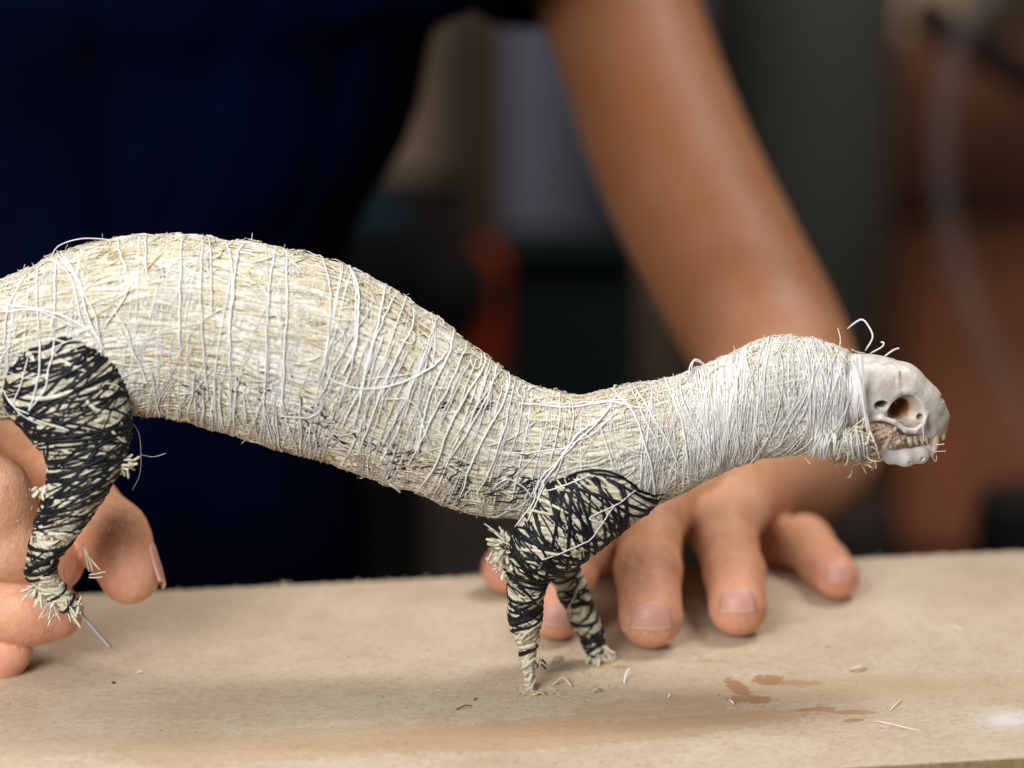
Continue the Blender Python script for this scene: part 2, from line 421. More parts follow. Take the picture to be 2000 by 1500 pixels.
    blob(1668, 1407, 0.0032, 0.0014, 0.1, br, 0.75, 0.1, 0.4, 300)
    blob(1965, 1405, 0.013, 0.0095, -0.1, (0.78, 0.77, 0.80), 0.65, 0.8, 0.7, 90)
    blob(1200, 1300, 0.006, 0.0028, 0.1, (0.60, 0.42, 0.24), 0.5, 0.5, 0.8, 240)
    # sawn edge: darker golden core
    g = N.new('ShaderNodeNewGeometry'); sx = N.new('ShaderNodeSeparateXYZ'); L.new(g.outputs['Normal'], sx.inputs[0])
    side = math_(N, L, 'LESS_THAN', sx.outputs['Z'], 0.5)
    ne = noise(N, L, 500, 4, 0.7, O); re = ramp(N, [(0.3, (0.36, 0.24, 0.12)), (0.7, (0.52, 0.38, 0.21))]); L.new(ne.outputs['Fac'], re.inputs[0])
    c = mixc(N, L, side, c, re.outputs[0])
    L.new(c, b.inputs['Base Color']); b.inputs['Roughness'].default_value = 0.62; b.inputs['Specular IOR Level'].default_value = 0.35
    h = math_(N, L, 'ADD', n2.outputs['Fac'], math_(N, L, 'MULTIPLY', n3.outputs['Fac'], 2.5))
    bump(N, L, h, 0.0004, 0.45, b)
    return m
# board outline with slightly ragged sawn edges
def make_board():
    nx = 500; xs = np.linspace(-0.42, 0.36, nx); g = np.random.default_rng(3)
    e1 = np.convolve(g.normal(0, 1, nx), np.ones(3)/3, 'same')*0.00016; e2 = np.convolve(g.normal(0, 1, nx), np.ones(3)/3, 'same')*0.0001
    sag = -0.0012*np.clip((xs-0.10)/0.07, 0, 1)**2*0
    V = []; F = []
    rows = [(-DEPTH, -THICK, e2), (-DEPTH, -0.0004, e2), (-DEPTH+0.0005, 0.0, e2), (0-0.0006, 0.0, e1), (0, -0.0006, e1), (0, -THICK, e1)]
    for y, z, e in rows:
        for x, ee in zip(xs, e): V.append((x, y+ee, z))
    for r_ in range(6):
        for i in range(nx-1):
            a = r_*nx+i; b_ = ((r_+1) % 6)*nx+i; F.append((a, a+1, b_+1, b_))
    F.append(tuple(r_*nx for r_ in range(6))); F.append(tuple(r_*nx+nx-1 for r_ in range(5, -1, -1)))
    me = bpy.data.meshes.new('board'); me.from_pydata(V, [], F); me.update()
    import bmesh
    bm = bmesh.new(); bm.from_mesh(me); bmesh.ops.recalc_face_normals(bm, faces=bm.faces); bm.to_mesh(me); bm.free()
    o = link('fibreboard', me, board_mat()); o.location = B0; o.rotation_euler = (0, 0, yaw)
    tag(o, 'flat beige fibreboard with brown glue stains under the wrapped animal and the hands', 'board')
make_board()

def box(name, lo, hi, m, parent=None, bev=0.004):
    import bmesh
    bm = bmesh.new(); bmesh.ops.create_cube(bm, size=1)
    for v in bm.verts: v.co = Vector([(lo[i]+hi[i])/2+v.co[i]*(hi[i]-lo[i]) for i in range(3)])
    if bev: bmesh.ops.bevel(bm, geom=list(bm.edges), offset=bev, segments=3, affect='EDGES', profile=0.6)
    me = bpy.data.meshes.new(name); bm.to_mesh(me); bm.free()
    return link(name, me, m, parent)
def pbox(name, x0, y0, x1, y1, Y, dep, m, parent=None, bev=0.01):
    a = at(x0, y0, Y); b_ = at(x1, y1, Y)
    return box(name, (min(a[0], b_[0]), Y, min(a[2], b_[2])), (max(a[0], b_[0]), Y+dep, max(a[2], b_[2])), m, parent, bev)
wl = box('wall', (-1.8, 1.75, -1.0), (1.8, 1.85, 1.6), simple('plaster', (0.50, 0.37, 0.26), 0.8, 0, 6, 0.15)); tag(wl, kind='structure')
fl = box('floor', (-1.8, -1.2, -1.05), (1.8, 1.75, -1.0), simple('dark_floor', (0.06, 0.05, 0.045), 0.7, 0, 8, 0.3), None, 0); tag(fl, kind='structure')
p = pbox('blue_grey_panel', 985, -300, 1420, 500, 1.55, 0.04, simple('blue_grey_paint', (0.29, 0.29, 0.40), 0.6, 0, 10, 0.1))
tag(p, 'blurred blue-grey upright panel behind the forearm, right of the tan wall', 'panel')
# black box with a teal rim
t = empty('storage_box', at(1100, 700, 1.0), 'blurred black box with a thin dark teal top edge, left of the forearm', 'box')
pbox('box_side', 985, 505, 1250, 1000, 1.0, 0.06, simple('black_plastic', (0.006, 0.010, 0.011), 0.5), t, 0.012)
pbox('lid', 975, 490, 1262, 504, 0.99, 0.07, simple('teal_plastic', (0.002, 0.008, 0.009), 0.5), t, 0.004)
t = empty('tool_case', at(760, 600, 1.3), 'blurred black case with a dull teal-blue lid beside the navy shirt', 'case')
pbox('case_body', 560, 462, 905, 960, 1.3, 0.25, simple('black_case', (0.006, 0.006, 0.007), 0.6), t, 0.012)
pbox('lid', 560, 408, 790, 461, 1.31, 0.05, simple('dull_blue', (0.008, 0.03, 0.045), 0.5), t, 0.012)
# rust orange curved part with a black round body
def tube(name, pts, rad, m, parent=None, K=60, sides=16):
    Q = catmull(pts, K); rads = np.interp(np.linspace(0, 1, K), np.linspace(0, 1, len(rad)), rad) if hasattr(rad, '__len__') else np.full(K, rad)
    T = np.gradient(Q, axis=0); T /= np.linalg.norm(T, axis=1)[:, None]
    n = np.cross(T[0], [0.3, 0.9, 0.2]); n /= np.linalg.norm(n); V = []
    for i in range(K):
        n = n-T[i]*(n@T[i]); n /= np.linalg.norm(n); b_ = np.cross(T[i], n)
        for k in range(sides):
            a = 2*math.pi*k/sides; V.append(Q[i]+(n*math.cos(a)+b_*math.sin(a))*rads[i])
    F = [(i*sides+k, i*sides+(k+1) % sides, (i+1)*sides+(k+1) % sides, (i+1)*sides+k) for i in range(K-1) for k in range(sides)]
    F += [tuple(range(sides))[::-1], tuple((K-1)*sides+k for k in range(sides))]
    me = bpy.data.meshes.new(name); me.from_pydata([tuple(v) for v in V], [], F); me.polygons.foreach_set('use_smooth', [True]*len(F)); me.update()
    return link(name, me, m, parent)
t = empty('power_tool', at(880, 580, 1.15), 'blurred round black tool with a curved rust orange side above the arched back', 'tool')
tube('orange_housing', [at(925, 488, 1.2), at(978, 520, 1.2), at(996, 590, 1.2), at(970, 660, 1.2), at(900, 740, 1.2)], [0.006, 0.012, 0.016, 0.015, 0.012], simple('rust_orange_plastic', (0.22, 0.028, 0.005), 0.45), t)
tube('tool_body', [at(865, 560, 1.12), at(866, 562, 1.22)], 0.036, simple('black_rubber', (0.006, 0.005, 0.005), 0.6), t, K=4, sides=40)
p = pbox('dark_bench', 600, 930, 1010, 1400, 0.95, 0.3, simple('grey_brown_board', (0.058, 0.045, 0.040), 0.7, 0, 12, 0.2)); tag(p, 'dark grey-brown bench side seen between the shirt and the front legs', 'bench')
p = pbox('black_bag', 690, 905, 838, 1400, 0.93, 0.015, simple('black_cloth', (0.006, 0.006, 0.006), 0.9), None, 0.006); tag(p, 'black blurred bag hanging at the right edge of the navy shirt, under the belly', 'bag')
# grey column
def cyl(name, px, Y, r, z0, z1, m):
    c = at(px, 300, Y); V = []; n = 64
    for z in (z0, z1):
        for k in range(n): V.append((c[0]+r*math.cos(2*math.pi*k/n), Y+r*math.sin(2*math.pi*k/n), z))
    F = [(k, (k+1) % n, n+(k+1) % n, n+k) for k in range(n)]+[tuple(range(n))[::-1], tuple(range(n, 2*n))]
    me = bpy.data.meshes.new(name); me.from_pydata(V, [], F); me.polygons.foreach_set('use_smooth', [True]*n+[False]*2); me.update()
    return link(name, me, m)
p = cyl('grey_drum', 1560, 1.25, 0.068, -0.7, 0.9, simple('grey_green_metal', (0.055, 0.057, 0.050), 0.55, 0.0, 9, 0.15))
tag(p, 'blurred dark grey-green upright drum to the right of the forearm', 'drum')
t = empty('wooden_cabinet', at(1880, 500, 1.3), 'blurred reddish brown wooden cabinet at the right edge behind the hose', 'cabinet')
WD = simple('brown_wood', (0.13, 0.046, 0.021), 0.65, 0, 9, 0.3)
pbox('cabinet_body', 1560, 150, 2500, 1500, 1.45, 0.25, simple('dark_brown_wood', (0.25, 0.095, 0.045), 0.6, 0, 7, 0.4), t)
pbox('door', 1765, 60, 2420, 420, 1.43, 0.018, WD, t)
pbox('drawer', 1772, 440, 2420, 1080, 1.43, 0.018, simple('red_brown_wood', (0.30, 0.105, 0.048), 0.55, 0, 8, 0.35), t)
t = empty('beam', at(1950, 120, 1.2), 'blurred black slanting bar with ochre board above it in the upper right corner', 'bar')
tube('bar', [at(1790, 10, 1.2), at(1880, 75, 1.2), at(2010, 150, 1.2), at(2150, 220, 1.2)], 0.0125, simple('black_bar', (0.010, 0.007, 0.007), 0.7), t)
pbox('ochre_board', 1900, -200, 2300, 78, 1.24, 0.02, simple('ochre', (0.035, 0.021, 0.008), 0.6), t)
def hose_mat():
    m, N, L, b = mat('clear_hose'); b.inputs['Base Color'].default_value = (0.30, 0.27, 0.28, 1); b.inputs['Roughness'].default_value = 0.35; b.inputs['Alpha'].default_value = 0.13; return m
p = tube('hose', [at(2000, -90, .75), at(1905, 20, .75), at(1858, 130, .75), at(1840, 280, .75), at(1850, 430, .75), at(1885, 560, .75), at(1935, 690, .75), at(2010, 850, .75), at(2120, 1000, .75)], 0.0062, hose_mat())
tag(p, 'out of focus translucent grey hose hanging in a curve at the right edge', 'hose')
p = pbox('black_crate', 1915, 965, 2300, 1300, 0.7, 0.04, simple('crate_black', (0.010, 0.009, 0.009), 0.7), None, 0.02); tag(p, 'black blurred crate low at the right edge behind the board', 'crate')
p = pbox('dark_bucket', 1560, 990, 1765, 1400, 0.75, 0.06, simple('bucket_dark', (0.020, 0.014, 0.013), 0.7), None, 0.03); tag(p, 'dark blurred bucket behind the board just right of the little finger', 'bucket')

# ================================================================== THE PERSON
person = empty('person', (-0.1, 0.3, -0.2), 'person in navy shirt leaning over the board, holding the hind foot of the mount', 'person')
A_ = np.array
# hand resting on the board (right in the picture)
mB = dict(
  index=[(at(1215, 985, .088), .0105), (at(1152, 1040, .066), .0090), (at(1104, 1130, .052), .0083), (tipg(1088, 1250, .0076), .0076)],
  middle=[(at(1362, 948, .114), .0115), (at(1268, 1018, .073), .0101), (at(1266, 1112, .051), .0094), (tipg(1271, 1267, .0094), .0094)],
  ring=[(at(1462, 966, .124), .0105), (at(1412, 1034, .084), .0097), (at(1434, 1118, .062), .0088), (tipg(1441, 1243, .0088), .0088)],
  little=[(at(1484, 1074, .120), .0064), (at(1572, 1062, .106), .0079), (at(1610, 1104, .094), .0075), (tipg(1634, 1171, .0070), .0070)],
  thumb=[(at(1300, 960, .125), .0125), (at(1170, 1060, .100), .0100), (at(1060, 1092, .088), .0092), (at(990, 1112, .083), .0078)])
for f_ in list(mB.values()): f_[1:3] = [f_[1], (f_[2][0], f_[2][1]*0.975)]; f_.insert(2, ((f_[1][0]+f_[2][0])/2, (f_[1][1]+f_[2][1])*0.475))
wristB = at(1548, 868, .165)
palmB = [[(wristB, .0215), (mB['index'][0][0]+A_([.012, .012, .0]), .0125)], [(wristB, .0215), (mB['middle'][0][0], .0135)],
         [(wristB, .0215), (mB['ring'][0][0], .0130)], [(wristB+A_([.002, 0, -.002]), .0195), (at(1500, 1020, .140), .0085)]]
rp = lambda px, Y: px*(Y+0.75)*1.0/FPX
armB = [(wristB, .0225), (at(1512, 700, .195), rp(146, .195)), (at(1408, 500, .235), rp(148, .235)), (at(1312, 300, .275), rp(146, .275)), (at(1203, 0, .33), rp(140, .33)), (at(1090, -330, .375), rp(158, .375)), (at(1010, -600, .40), .048)]
_ap = catmull([list(p_)+[r_] for p_, r_ in armB[:6]], 26)
armS = [(A_(v[:3]), float(v[3])*1.055) for v in _ap]
knB = [(mB['middle'][1][0]+A_([0, .001, .0015]), .0095), (mB['ring'][1][0]+A_([0, .001, .0015]), .0092), (mB['little'][1][0]+A_([0, 0, .0012]), .0076)]
def creases(P, f, e):
    # skin folds across the joints of one finger
    for (a, ra), (b, rb) in ((f[1], f[2]), (f[-2], f[-1])):
        ax = np.asarray(b)-np.asarray(a); L_ = np.linalg.norm(ax); ax = ax/L_; q_ = P-np.asarray(a); t = q_@ax; rad = np.linalg.norm(q_-t[:, None]*ax, axis=1)
        w_ = np.exp(-(np.maximum(rad-ra*1.3, 0)/.002)**2); wob = 0.0005*np.sin(q_@np.array([900., 700, 800]))
        for o_, dp in ((-.0026, .00022), (-.0009, .00036), (.0008, .00034), (.0024, .00022)):
            e = e+dp*np.exp(-((t-o_-wob)/.00055)**2)*w_
    return e
def fB(P):
    pal = None
    for c in palmB:
        e = chain(P, c); pal = e if pal is None else smin(pal, e, .012)
    pal = smin(pal, chain(P, armS+[armB[6]], .004), .018)
    d = None
    for k, f in mB.items():
        e = creases(P, f, chain(P, f, .0035))
        e = smin(pal, e, .007 if k != 'thumb' else .012); d = e if d is None else np.minimum(d, e)
    for c, r in knB: d = smin(d, np.linalg.norm(P-c, axis=1)-r, .0025)
    for f in mB.values():
        for c, r in (f[1], f[3]): d = smin(d, ell(P, c, A_([r*1.07, r*.98, r*.98])), .002)
    return d
# hand pinching the hind foot (left in the picture)
mA = dict(
  thumb=[(at(20, 880, .060), .0120), (at(168, 972, .034), .0078), (at(221, 1050, .024), .0101), (at(253, 1120, .018), .0088)],
  index=[(at(-150, 800, .070), .0115), (at(-10, 868, .062), .0098), (at(44, 905, .054), .0090), (at(110, 1075, .034), .0080)],
  middle=[(at(-170, 900, .032), .0125), (at(-22, 972, .010), .0118), (at(20, 1060, .012), .0100), (at(104, 1098, .021), .0088)],
  ring=[(at(-170, 1120, .030), .0120), (at(-30, 1182, .016), .0104), (at(50, 1192, .014), .0096), (at(108, 1196, .016), .0080)],
  little=[(at(-160, 1230, .030), .0100), (at(-60, 1284, .018), .0080), (at(-10, 1290, .016), .0074), (tipg(18, 1317, .0068), .0068)])
wristA = at(-420, 900, .110)
palmA = [[(wristA, .025), (at(-170, 860, .062), .0150)], [(wristA, .025), (at(-190, 960, .05), .0160)], [(wristA, .024), (at(-180, 1100, .045), .0150)], [(wristA, .022), (at(-170, 1210, .042), .012)]]
armA = [(wristA, .0235), (at(-560, 500, .16), .029), (at(-650, 0, .20), .034), (at(-560, -600, .27), .042)]
def fA(P):
    pal = None
    for c in palmA:
        e = chain(P, c); pal = e if pal is None else smin(pal, e, .014)
    pal = smin(pal, chain(P, armA, .02), .018)
    d = None
    for k, f in mA.items():
        e = creases(P, f, chain(P, f, .0035)); e = smin(pal, e, .0035); d = e if d is None else np.minimum(d, e)
    # creases between the joints
    return d
def bounds(*lists, pad=.05):
    pts = np.array([q[0] for l in lists for q in l]); return pts.min(0)-pad, pts.max(0)+pad
lo, hi = bounds(*mB.values(), armB[:5]); V1, Q1 = sculpt(fB, lo, hi, .0007)
lo, hi = bounds(*mA.values(), armA[:3]); V2, Q2 = sculpt(fA, lo, hi, .0008)
sh1, sh2 = at(560, -1150, .33), at(-480, -1150, .33)
def fT(P):
    d = chain(P, armB[4:]+[(sh1, .05)], .02); e = chain(P, armA[2:]+[(sh2, .05)], .02); d = np.minimum(d, e)
    for c in ([(sh1, .05), (sh2, .05)], [(at(30, -1000, .33), .10), (at(30, 900, .33), .10)]): d = smin(d, chain(P, c), .03)
    return d
lo, hi = A_([-.35, .1, -.3]), A_([.3, .6, .68]); V3, Q3 = sculpt(fT, lo, hi, .004)
V = np.vstack([V1, V2, V3]); F = np.vstack([Q1, Q2+len(V1), Q3+len(V1)+len(V2)])
def vol_sign(V, F):
    a, b_, c = V[F[:, 0]], V[F[:, 1]], V[F[:, 2]]; return np.sign(np.einsum('ij,ij->i', a-V.mean(0), np.cross(b_-V.mean(0), c-V.mean(0))).sum())
if vol_sign(V1, Q1) < 0: F = F[:, ::-1]
tipa = np.zeros(len(V))
for m_ in (mA, mB):
    for f in m_.values():
        c = f[-1][0]; dd = np.linalg.norm(V-c, axis=1); tipa = np.maximum(tipa, 0.75*np.exp(-(dd/.011)**2))
arm_shade = np.clip((V[:, 1]-.110)/.085, 0, 1)                      # weaker light on wrist and forearm, painted as darker skin with depth
kn = np.zeros(len(V))
for m_ in (mA, mB):
    for f in m_.values():
        for c in (f[1][0], f[-2][0]): kn = np.maximum(kn, np.exp(-(np.linalg.norm(V-c, axis=1)/.010)**2))
me = mesh_np('body', V, F, True, {'tip': tipa, 'tan': arm_shade, 'knuckle': kn})  # 'tan' holds the painted forearm shade
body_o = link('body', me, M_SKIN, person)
bvh_skin = BVHTree.FromPolygons([Vector(v) for v in V1]+[Vector(v) for v in V2], np.vstack([Q1, Q2+len(V1)]).tolist())

def nail(px, py, wpx, hpx, lean=0.0, dirv=None):
    """a thin curved plate laid on the fingertip, wpx across and hpx long; lean tilts its axis"""
    n = 13; ca, sa = math.cos(lean), math.sin(lean); V = []; T = []
    ok = {}
    for j in range(n):
        v = j/(n-1)*2-1
        for i in range(n):
            u = i/(n-1)*2-1
            # rounded rectangle: narrower at the cuticle
            ww = (1-0.30*((1-v)/2)**2)
            if v < 0: ww *= math.sqrt(max(0, 1-(abs(v))**3.2*0.85))
            x = u*ww*wpx/2; y = v*hpx/2*(1-0.10*u*u if v > 0 else 1-0.12*u*u)
            X = px+x*ca-y*sa; Yp = py+x*sa+y*ca
            h = hit(bvh_skin, X, Yp)
            if h is None: h = (V[-1], A_([0, -1, 0])) if V else (at(X, Yp, 0.04), A_([0, -1, 0]))
            lift = 0.00022*(1-max(abs(u), abs(v) if v < 0 else 0)**3)+0.00001+(0.00010 if v > 0.8 else 0)
            V.append(h[0]+h[1]*lift); T.append((v+1)/2)
    F = [(j*n+i, j*n+i+1, (j+1)*n+i+1, (j+1)*n+i) for j in range(n-1) for i in range(n-1)]
    me = mesh_np('fingernail', V, F, True, {'tint': T}); o = link('fingernail', me, M_NAIL, person)
    md = o.modifiers.new('thick', 'SOLIDIFY'); md.thickness = 0.00025; md.offset = -1
nail(1272, 1203, 84, 54); nail(1440, 1172, 72, 50); nail(1636, 1116, 50, 40, -0.12); nail(1086, 1200, 58, 46, 0.1)
# nail of the thumb seen edge on: built from the thumb's own axes
def nail3(tip, axis, nrm, w_, l_, r_):
    ax = axis/np.linalg.norm(axis); nr = nrm-ax*(nrm@ax); nr /= np.linalg.norm(nr); sd = np.cross(ax, nr); n = 11; V = []; T = []
    for j in range(n):
        v = j/(n-1)*2-1
        for i in range(n):
            u = i/(n-1)*2-1; ph = u*w_*math.sqrt(max(0.05, 1-(abs(v)**4)*(0.6 if v < 0 else 0.2)))
            V.append(tip+ax*(v*l_/2)+(nr*math.cos(ph)+sd*math.sin(ph))*(r_-0.0007*v-0.0004*max(0, v)**2)); T.append((v+1)/2)
    F = [(j*n+i, j*n+i+1, (j+1)*n+i+1, (j+1)*n+i) for j in range(n-1) for i in range(n-1)]
    me = mesh_np('fingernail', V, F, True, {'tint': T}); o = link('fingernail', me, M_NAIL, person)
    md = o.modifiers.new('thick', 'SOLIDIFY'); md.thickness = 0.0005
tt = mA['thumb']; axd = tt[3][0]-tt[2][0]
nail3(tt[3][0]+axd*0.12, axd, A_([0.97, 0.10, 0.15]), 0.62, .0115, .0092)

# shirt
def shirt():
    m, N, L, b = mat('navy_cloth')
    n = noise(N, L, 9, 3, 0.5); r = ramp(N, [(0.35, (0.0003, 0.0008, 0.006)), (0.66, (0.0004, 0.0030, 0.022))]); L.new(n.outputs['Fac'], r.inputs[0])
    L.new(r.outputs[0], b.inputs['Base Color']); b.inputs['Roughness'].default_value = 0.85; b.inputs['Specular IOR Level'].default_value = 0.04
    wv = noise(N, L, 1200, 2); bump(N, L, wv.outputs['Fac'], 0.0003, 0.3, b)
    edge = [(-1500, 1250), (-1150, 1350), (-600, 1420), (-300, 1330), (-120, 1150), (-55, 1060), (-12, 975), (22, 885), (60, 838), (130, 820), (200, 806), (280, 770), (360, 712), (440, 672), (520, 648), (620, 640), (760, 660), (900, 700), (1000, 722), (1140, 730), (1400, 740), (2200, 760)]
    Yc = 0.33; ys = np.array([e[0] for e in edge]); xs = np.array([e[1] for e in edge])
    rows = np.concatenate([np.linspace(-1500, -350, 12, endpoint=False), np.linspace(-350, 1300, 130), np.linspace(1320, 2200, 8)]); nt = 160; V = []
    wv1 = Wave(0.10, 4); wv2 = Wave(0.035, 9)
    for py in rows:
        xr = np.interp(py, ys, xs); pr = at(xr, py, Yc); pl = at(-900, py, Yc)
        cx = (pr[0]+pl[0])/2; a = (pr[0]-pl[0])/2; dep = 0.115
        for k in range(nt):
            t_ = 2*math.pi*k/nt; cc, ss = math.cos(t_), math.sin(t_)
            x = cx+a*np.sign(cc)*abs(cc)**0.85; y = Yc+dep*np.sign(ss)*abs(ss)**0.85
            V.append((x, y, pr[2]))
    V = np.array(V); Q = V.copy(); Q[:, 2] *= 0.3
    f = (wv1(Q)*0.007+wv2(Q)*0.003)
    c_ = np.array([V[:, 0].mean(), Yc, 0]); out = V-np.array([0, Yc, 0]); out[:, 2] = 0
    out[:, 0] *= 0.15; out /= np.linalg.norm(out, axis=1)[:, None]+1e-9
    # placket groove at x about 200 px
    gx = at(200, 300, .22)[0]; f -= 0.009*np.exp(-((V[:, 0]-gx)/0.005)**2)*(V[:, 1] < Yc)
    V = V+out*f[:, None]
    nr = len(rows); F = [(i*nt+k, i*nt+(k+1) % nt, (i+1)*nt+(k+1) % nt, (i+1)*nt+k) for i in range(nr-1) for k in range(nt)]
    me = bpy.data.meshes.new('shirt'); me.from_pydata(V.tolist(), [], F+[tuple(range(nt))]); me.polygons.foreach_set('use_smooth', [True]*len(me.polygons)); me.update()
    link('shirt', me, m, person)
    sl = tube('sleeve', [at(640, -1100, .38), at(930, -700, .39), at(1075, -330, .375), at(1165, -85, .345)], [.085, .076, .062, .052], m, person, 40, 40)
shirt()

# ================================================================== THE WRAPPED ANIMAL
PI = math.pi
animal = empty('mounted_animal', at(1035, 1352, 0.0), 'unfinished animal mount of thread-bound wood wool with black-wound legs and a bare skull', 'animal mount')
Y0 = 0.010
PX = 0.772/FPX
bp = [((-330, 640), (-300, 790)), ((-260, 590), (-250, 820)), ((-140, 562), (-140, 822)), ((0, 545), (-30, 818)), ((60, 522), (40, 812)), ((120, 492), (100, 806)), ((190, 472), (185, 800)),
      ((300, 461), (270, 805)), ((420, 468), (370, 820)), ((540, 487), (470, 850)), ((650, 513), (570, 880)), ((755, 562), (652, 903)),
      ((855, 626), (738, 934)), ((935, 685), (832, 968)), ((1000, 738), (930, 1000)), ((1070, 765), (1035, 1013)), ((1140, 772), (1135, 1018)),
      ((1220, 757), (1225, 1006)), ((1300, 743), (1300, 972)), ((1380, 718), (1372, 937)), ((1440, 688), (1432, 908)), ((1492, 663), (1492, 890)),
      ((1560, 660), (1558, 882)), ((1600, 667), (1594, 884)), ((1636, 681), (1626, 878)), ((1656, 692), (1648, 862)), ((1664, 745), (1658, 835))]
NB = len(bp)
ratio = [0.8]*NB
for i in range(NB):
    if i >= 16: ratio[i] = 0.86
BODY = Loft(bp, Y0, ratio, lump=0.00035, lump_scale=0.014, seed=3)
BODY.base = -0.0005
core, bvh_body = BODY.mesh('body_core', M_CORE, animal, 300, 90, -0.0008)
pn = Wave(0.016, 21); pn2 = Wave(0.006, 22)
def body_tint(P, jit=0.16):
    x = P[:, P.shape[1]//2]
    neck = np.clip((x[:, 0]-at(1250, 800, Y0)[0])/0.02, 0, 1)
    return np.clip(0.76+0.26*pn(x)+0.12*pn2(x)+rng.normal(0, jit, len(x))+0.05*neck, 0, 1)
def ang_body(u, t): return 0.10*np.sin(t*2+u)+0.10*np.sin(u*1.7)
P, Nn, UU, TT = BODY.fibres(11000, (0.008, 0.028), ang_body, 0.13, 0.20, u0=1, off=(-0.0006, 0.0003))
strands('wood_wool', P, Nn, rng.uniform(0.00022, 0.00080, len(P)), 0.00009, body_tint(P), M_STRAW, animal)
P, Nn, UU, TT = BODY.fibres(1700, (0.006, 0.020), ang_body, 0.45, 0.8, u0=1, off=(0.0, 0.0006))
strands('curly_wood_wool', P, Nn, rng.uniform(0.00010, 0.00030, len(P)), 0.00008, body_tint(P, 0.2), M_STRAW, animal)
# small clumps along the back
P, Nn, UU, TT = BODY.fibres(500, (0.003, 0.008), 0.0, 1.2, 1.6, u0=3, off=(0.0002, 0.0010), th=(-0.8, 0.8))
strands('back_fluff', P, Nn, rng.uniform(0.00014, 0.00034, len(P)), 0.00012, body_tint(P, 0.2), M_STRAW, animal)
# belly fringe, warmer and coarser
P, Nn, UU, TT = BODY.fibres(900, (0.004, 0.012), 0.1, 0.5, 1.2, u0=3, off=(0.0, 0.0008), th=(2.2, 4.1))
strands('belly_fluff', P, Nn, rng.uniform(0.00010, 0.00028, len(P)), 0.00010, np.clip(rng.normal(0.36, 0.16, len(P)), 0, 1), M_STRAW, animal)

# white binding thread: loops round the body following its cross sections
def loops(n, u0, u1, tilt, span, r, off, seed, K=72, wob=0.03, bundle=1, spread=0.02, arc=None):
    g = np.random.default_rng(seed); L_ = []
    for i in range(n):
        uc = g.uniform(u0, u1); tl = g.normal(0, tilt); ph = g.uniform(0, 6.28); tl2 = g.normal(0, tilt*0.7); o = g.uniform(off[0], off[1])
        nbn = bundle if bundle == 1 else g.integers(1, bundle+1)
        for b_ in range(nbn):
            if arc is None: th = np.linspace(0, 2*PI*span, K)+ph
            else:
                a0 = g.uniform(*arc); th = np.linspace(a0, a0+g.uniform(0.8, 2.2), K)
            u = uc+b_*spread*g.normal()+(tl+spread*g.normal())*np.sin(th+0.3*b_)+tl2*np.cos(th)+wob*np.sin(3*th+ph)*0.5+0.02*(th-ph)/6.28
            L_.append((u, th, np.full(K, o+g.normal(0, 0.00006)), g.uniform(*r), g.uniform(0.2, 1.0)))
    U_ = np.clip(np.array([l[0] for l in L_]), 0.3, NB-1.3); T_ = np.array([l[1] for l in L_]); O_ = np.array([l[2] for l in L_])
    P, Nn = BODY(U_, T_, O_)
    return P, Nn, np.array([l[3] for l in L_]), np.array([l[4] for l in L_])
sets = [loops(26, 2, 18, 0.14, 1.0, (0.00010, 0.00022), (0.0003, 0.0006), 11, bundle=2, spread=0.04),
        loops(80, 2, 18, 0.25, 1.0, (0.00004, 0.00009), (0.0003, 0.0006), 12, bundle=3, spread=0.06),
        loops(50, 6, 16, 0.35, 0.5, (0.00005, 0.00011), (0.0004, 0.0008), 13, bundle=7, spread=0.04, arc=(1.3, 2.4)),
        loops(46, 2, 18, 0.8, 1.0, (0.00003, 0.00007), (0.0004, 0.0007), 24, bundle=3, spread=0.12),
        loops(20, 3, 18, 1.0, 0.5, (0.00005, 0.00010), (0.0005, 0.0008), 14, bundle=3, spread=0.10, arc=(0.0, 2.6)),
        loops(46, 18.2, 23.8, 0.45, 1.0, (0.00010, 0.00023), (0.0001, 0.0007), 15, bundle=3, spread=0.10),
        loops(60, 17.4, 23.8, 0.60, 1.0, (0.00004, 0.00010), (0.0003, 0.0009), 16, bundle=6, spread=0.10),
        loops(30, 18.8, 20.6, 0.25, 1.0, (0.00006, 0.00020), (0.0003, 0.0009), 18, bundle=5, spread=0.06),
        loops(60, 18.6, 23.8, 1.0, 0.5, (0.00006, 0.00018), (0.0006, 0.0011), 17, bundle=2, spread=0.1, arc=(0.0, 2.2))]
P = np.concatenate([s_[0] for s_ in sets]); Nn = np.concatenate([s_[1] for s_ in sets]); rr = np.concatenate([s_[2] for s_ in sets]); tt_ = np.concatenate([s_[3] for s_ in sets])
strands('binding_thread', P, Nn, rr, rr*0.8, tt_, M_WHITE, animal, taper=0.8)

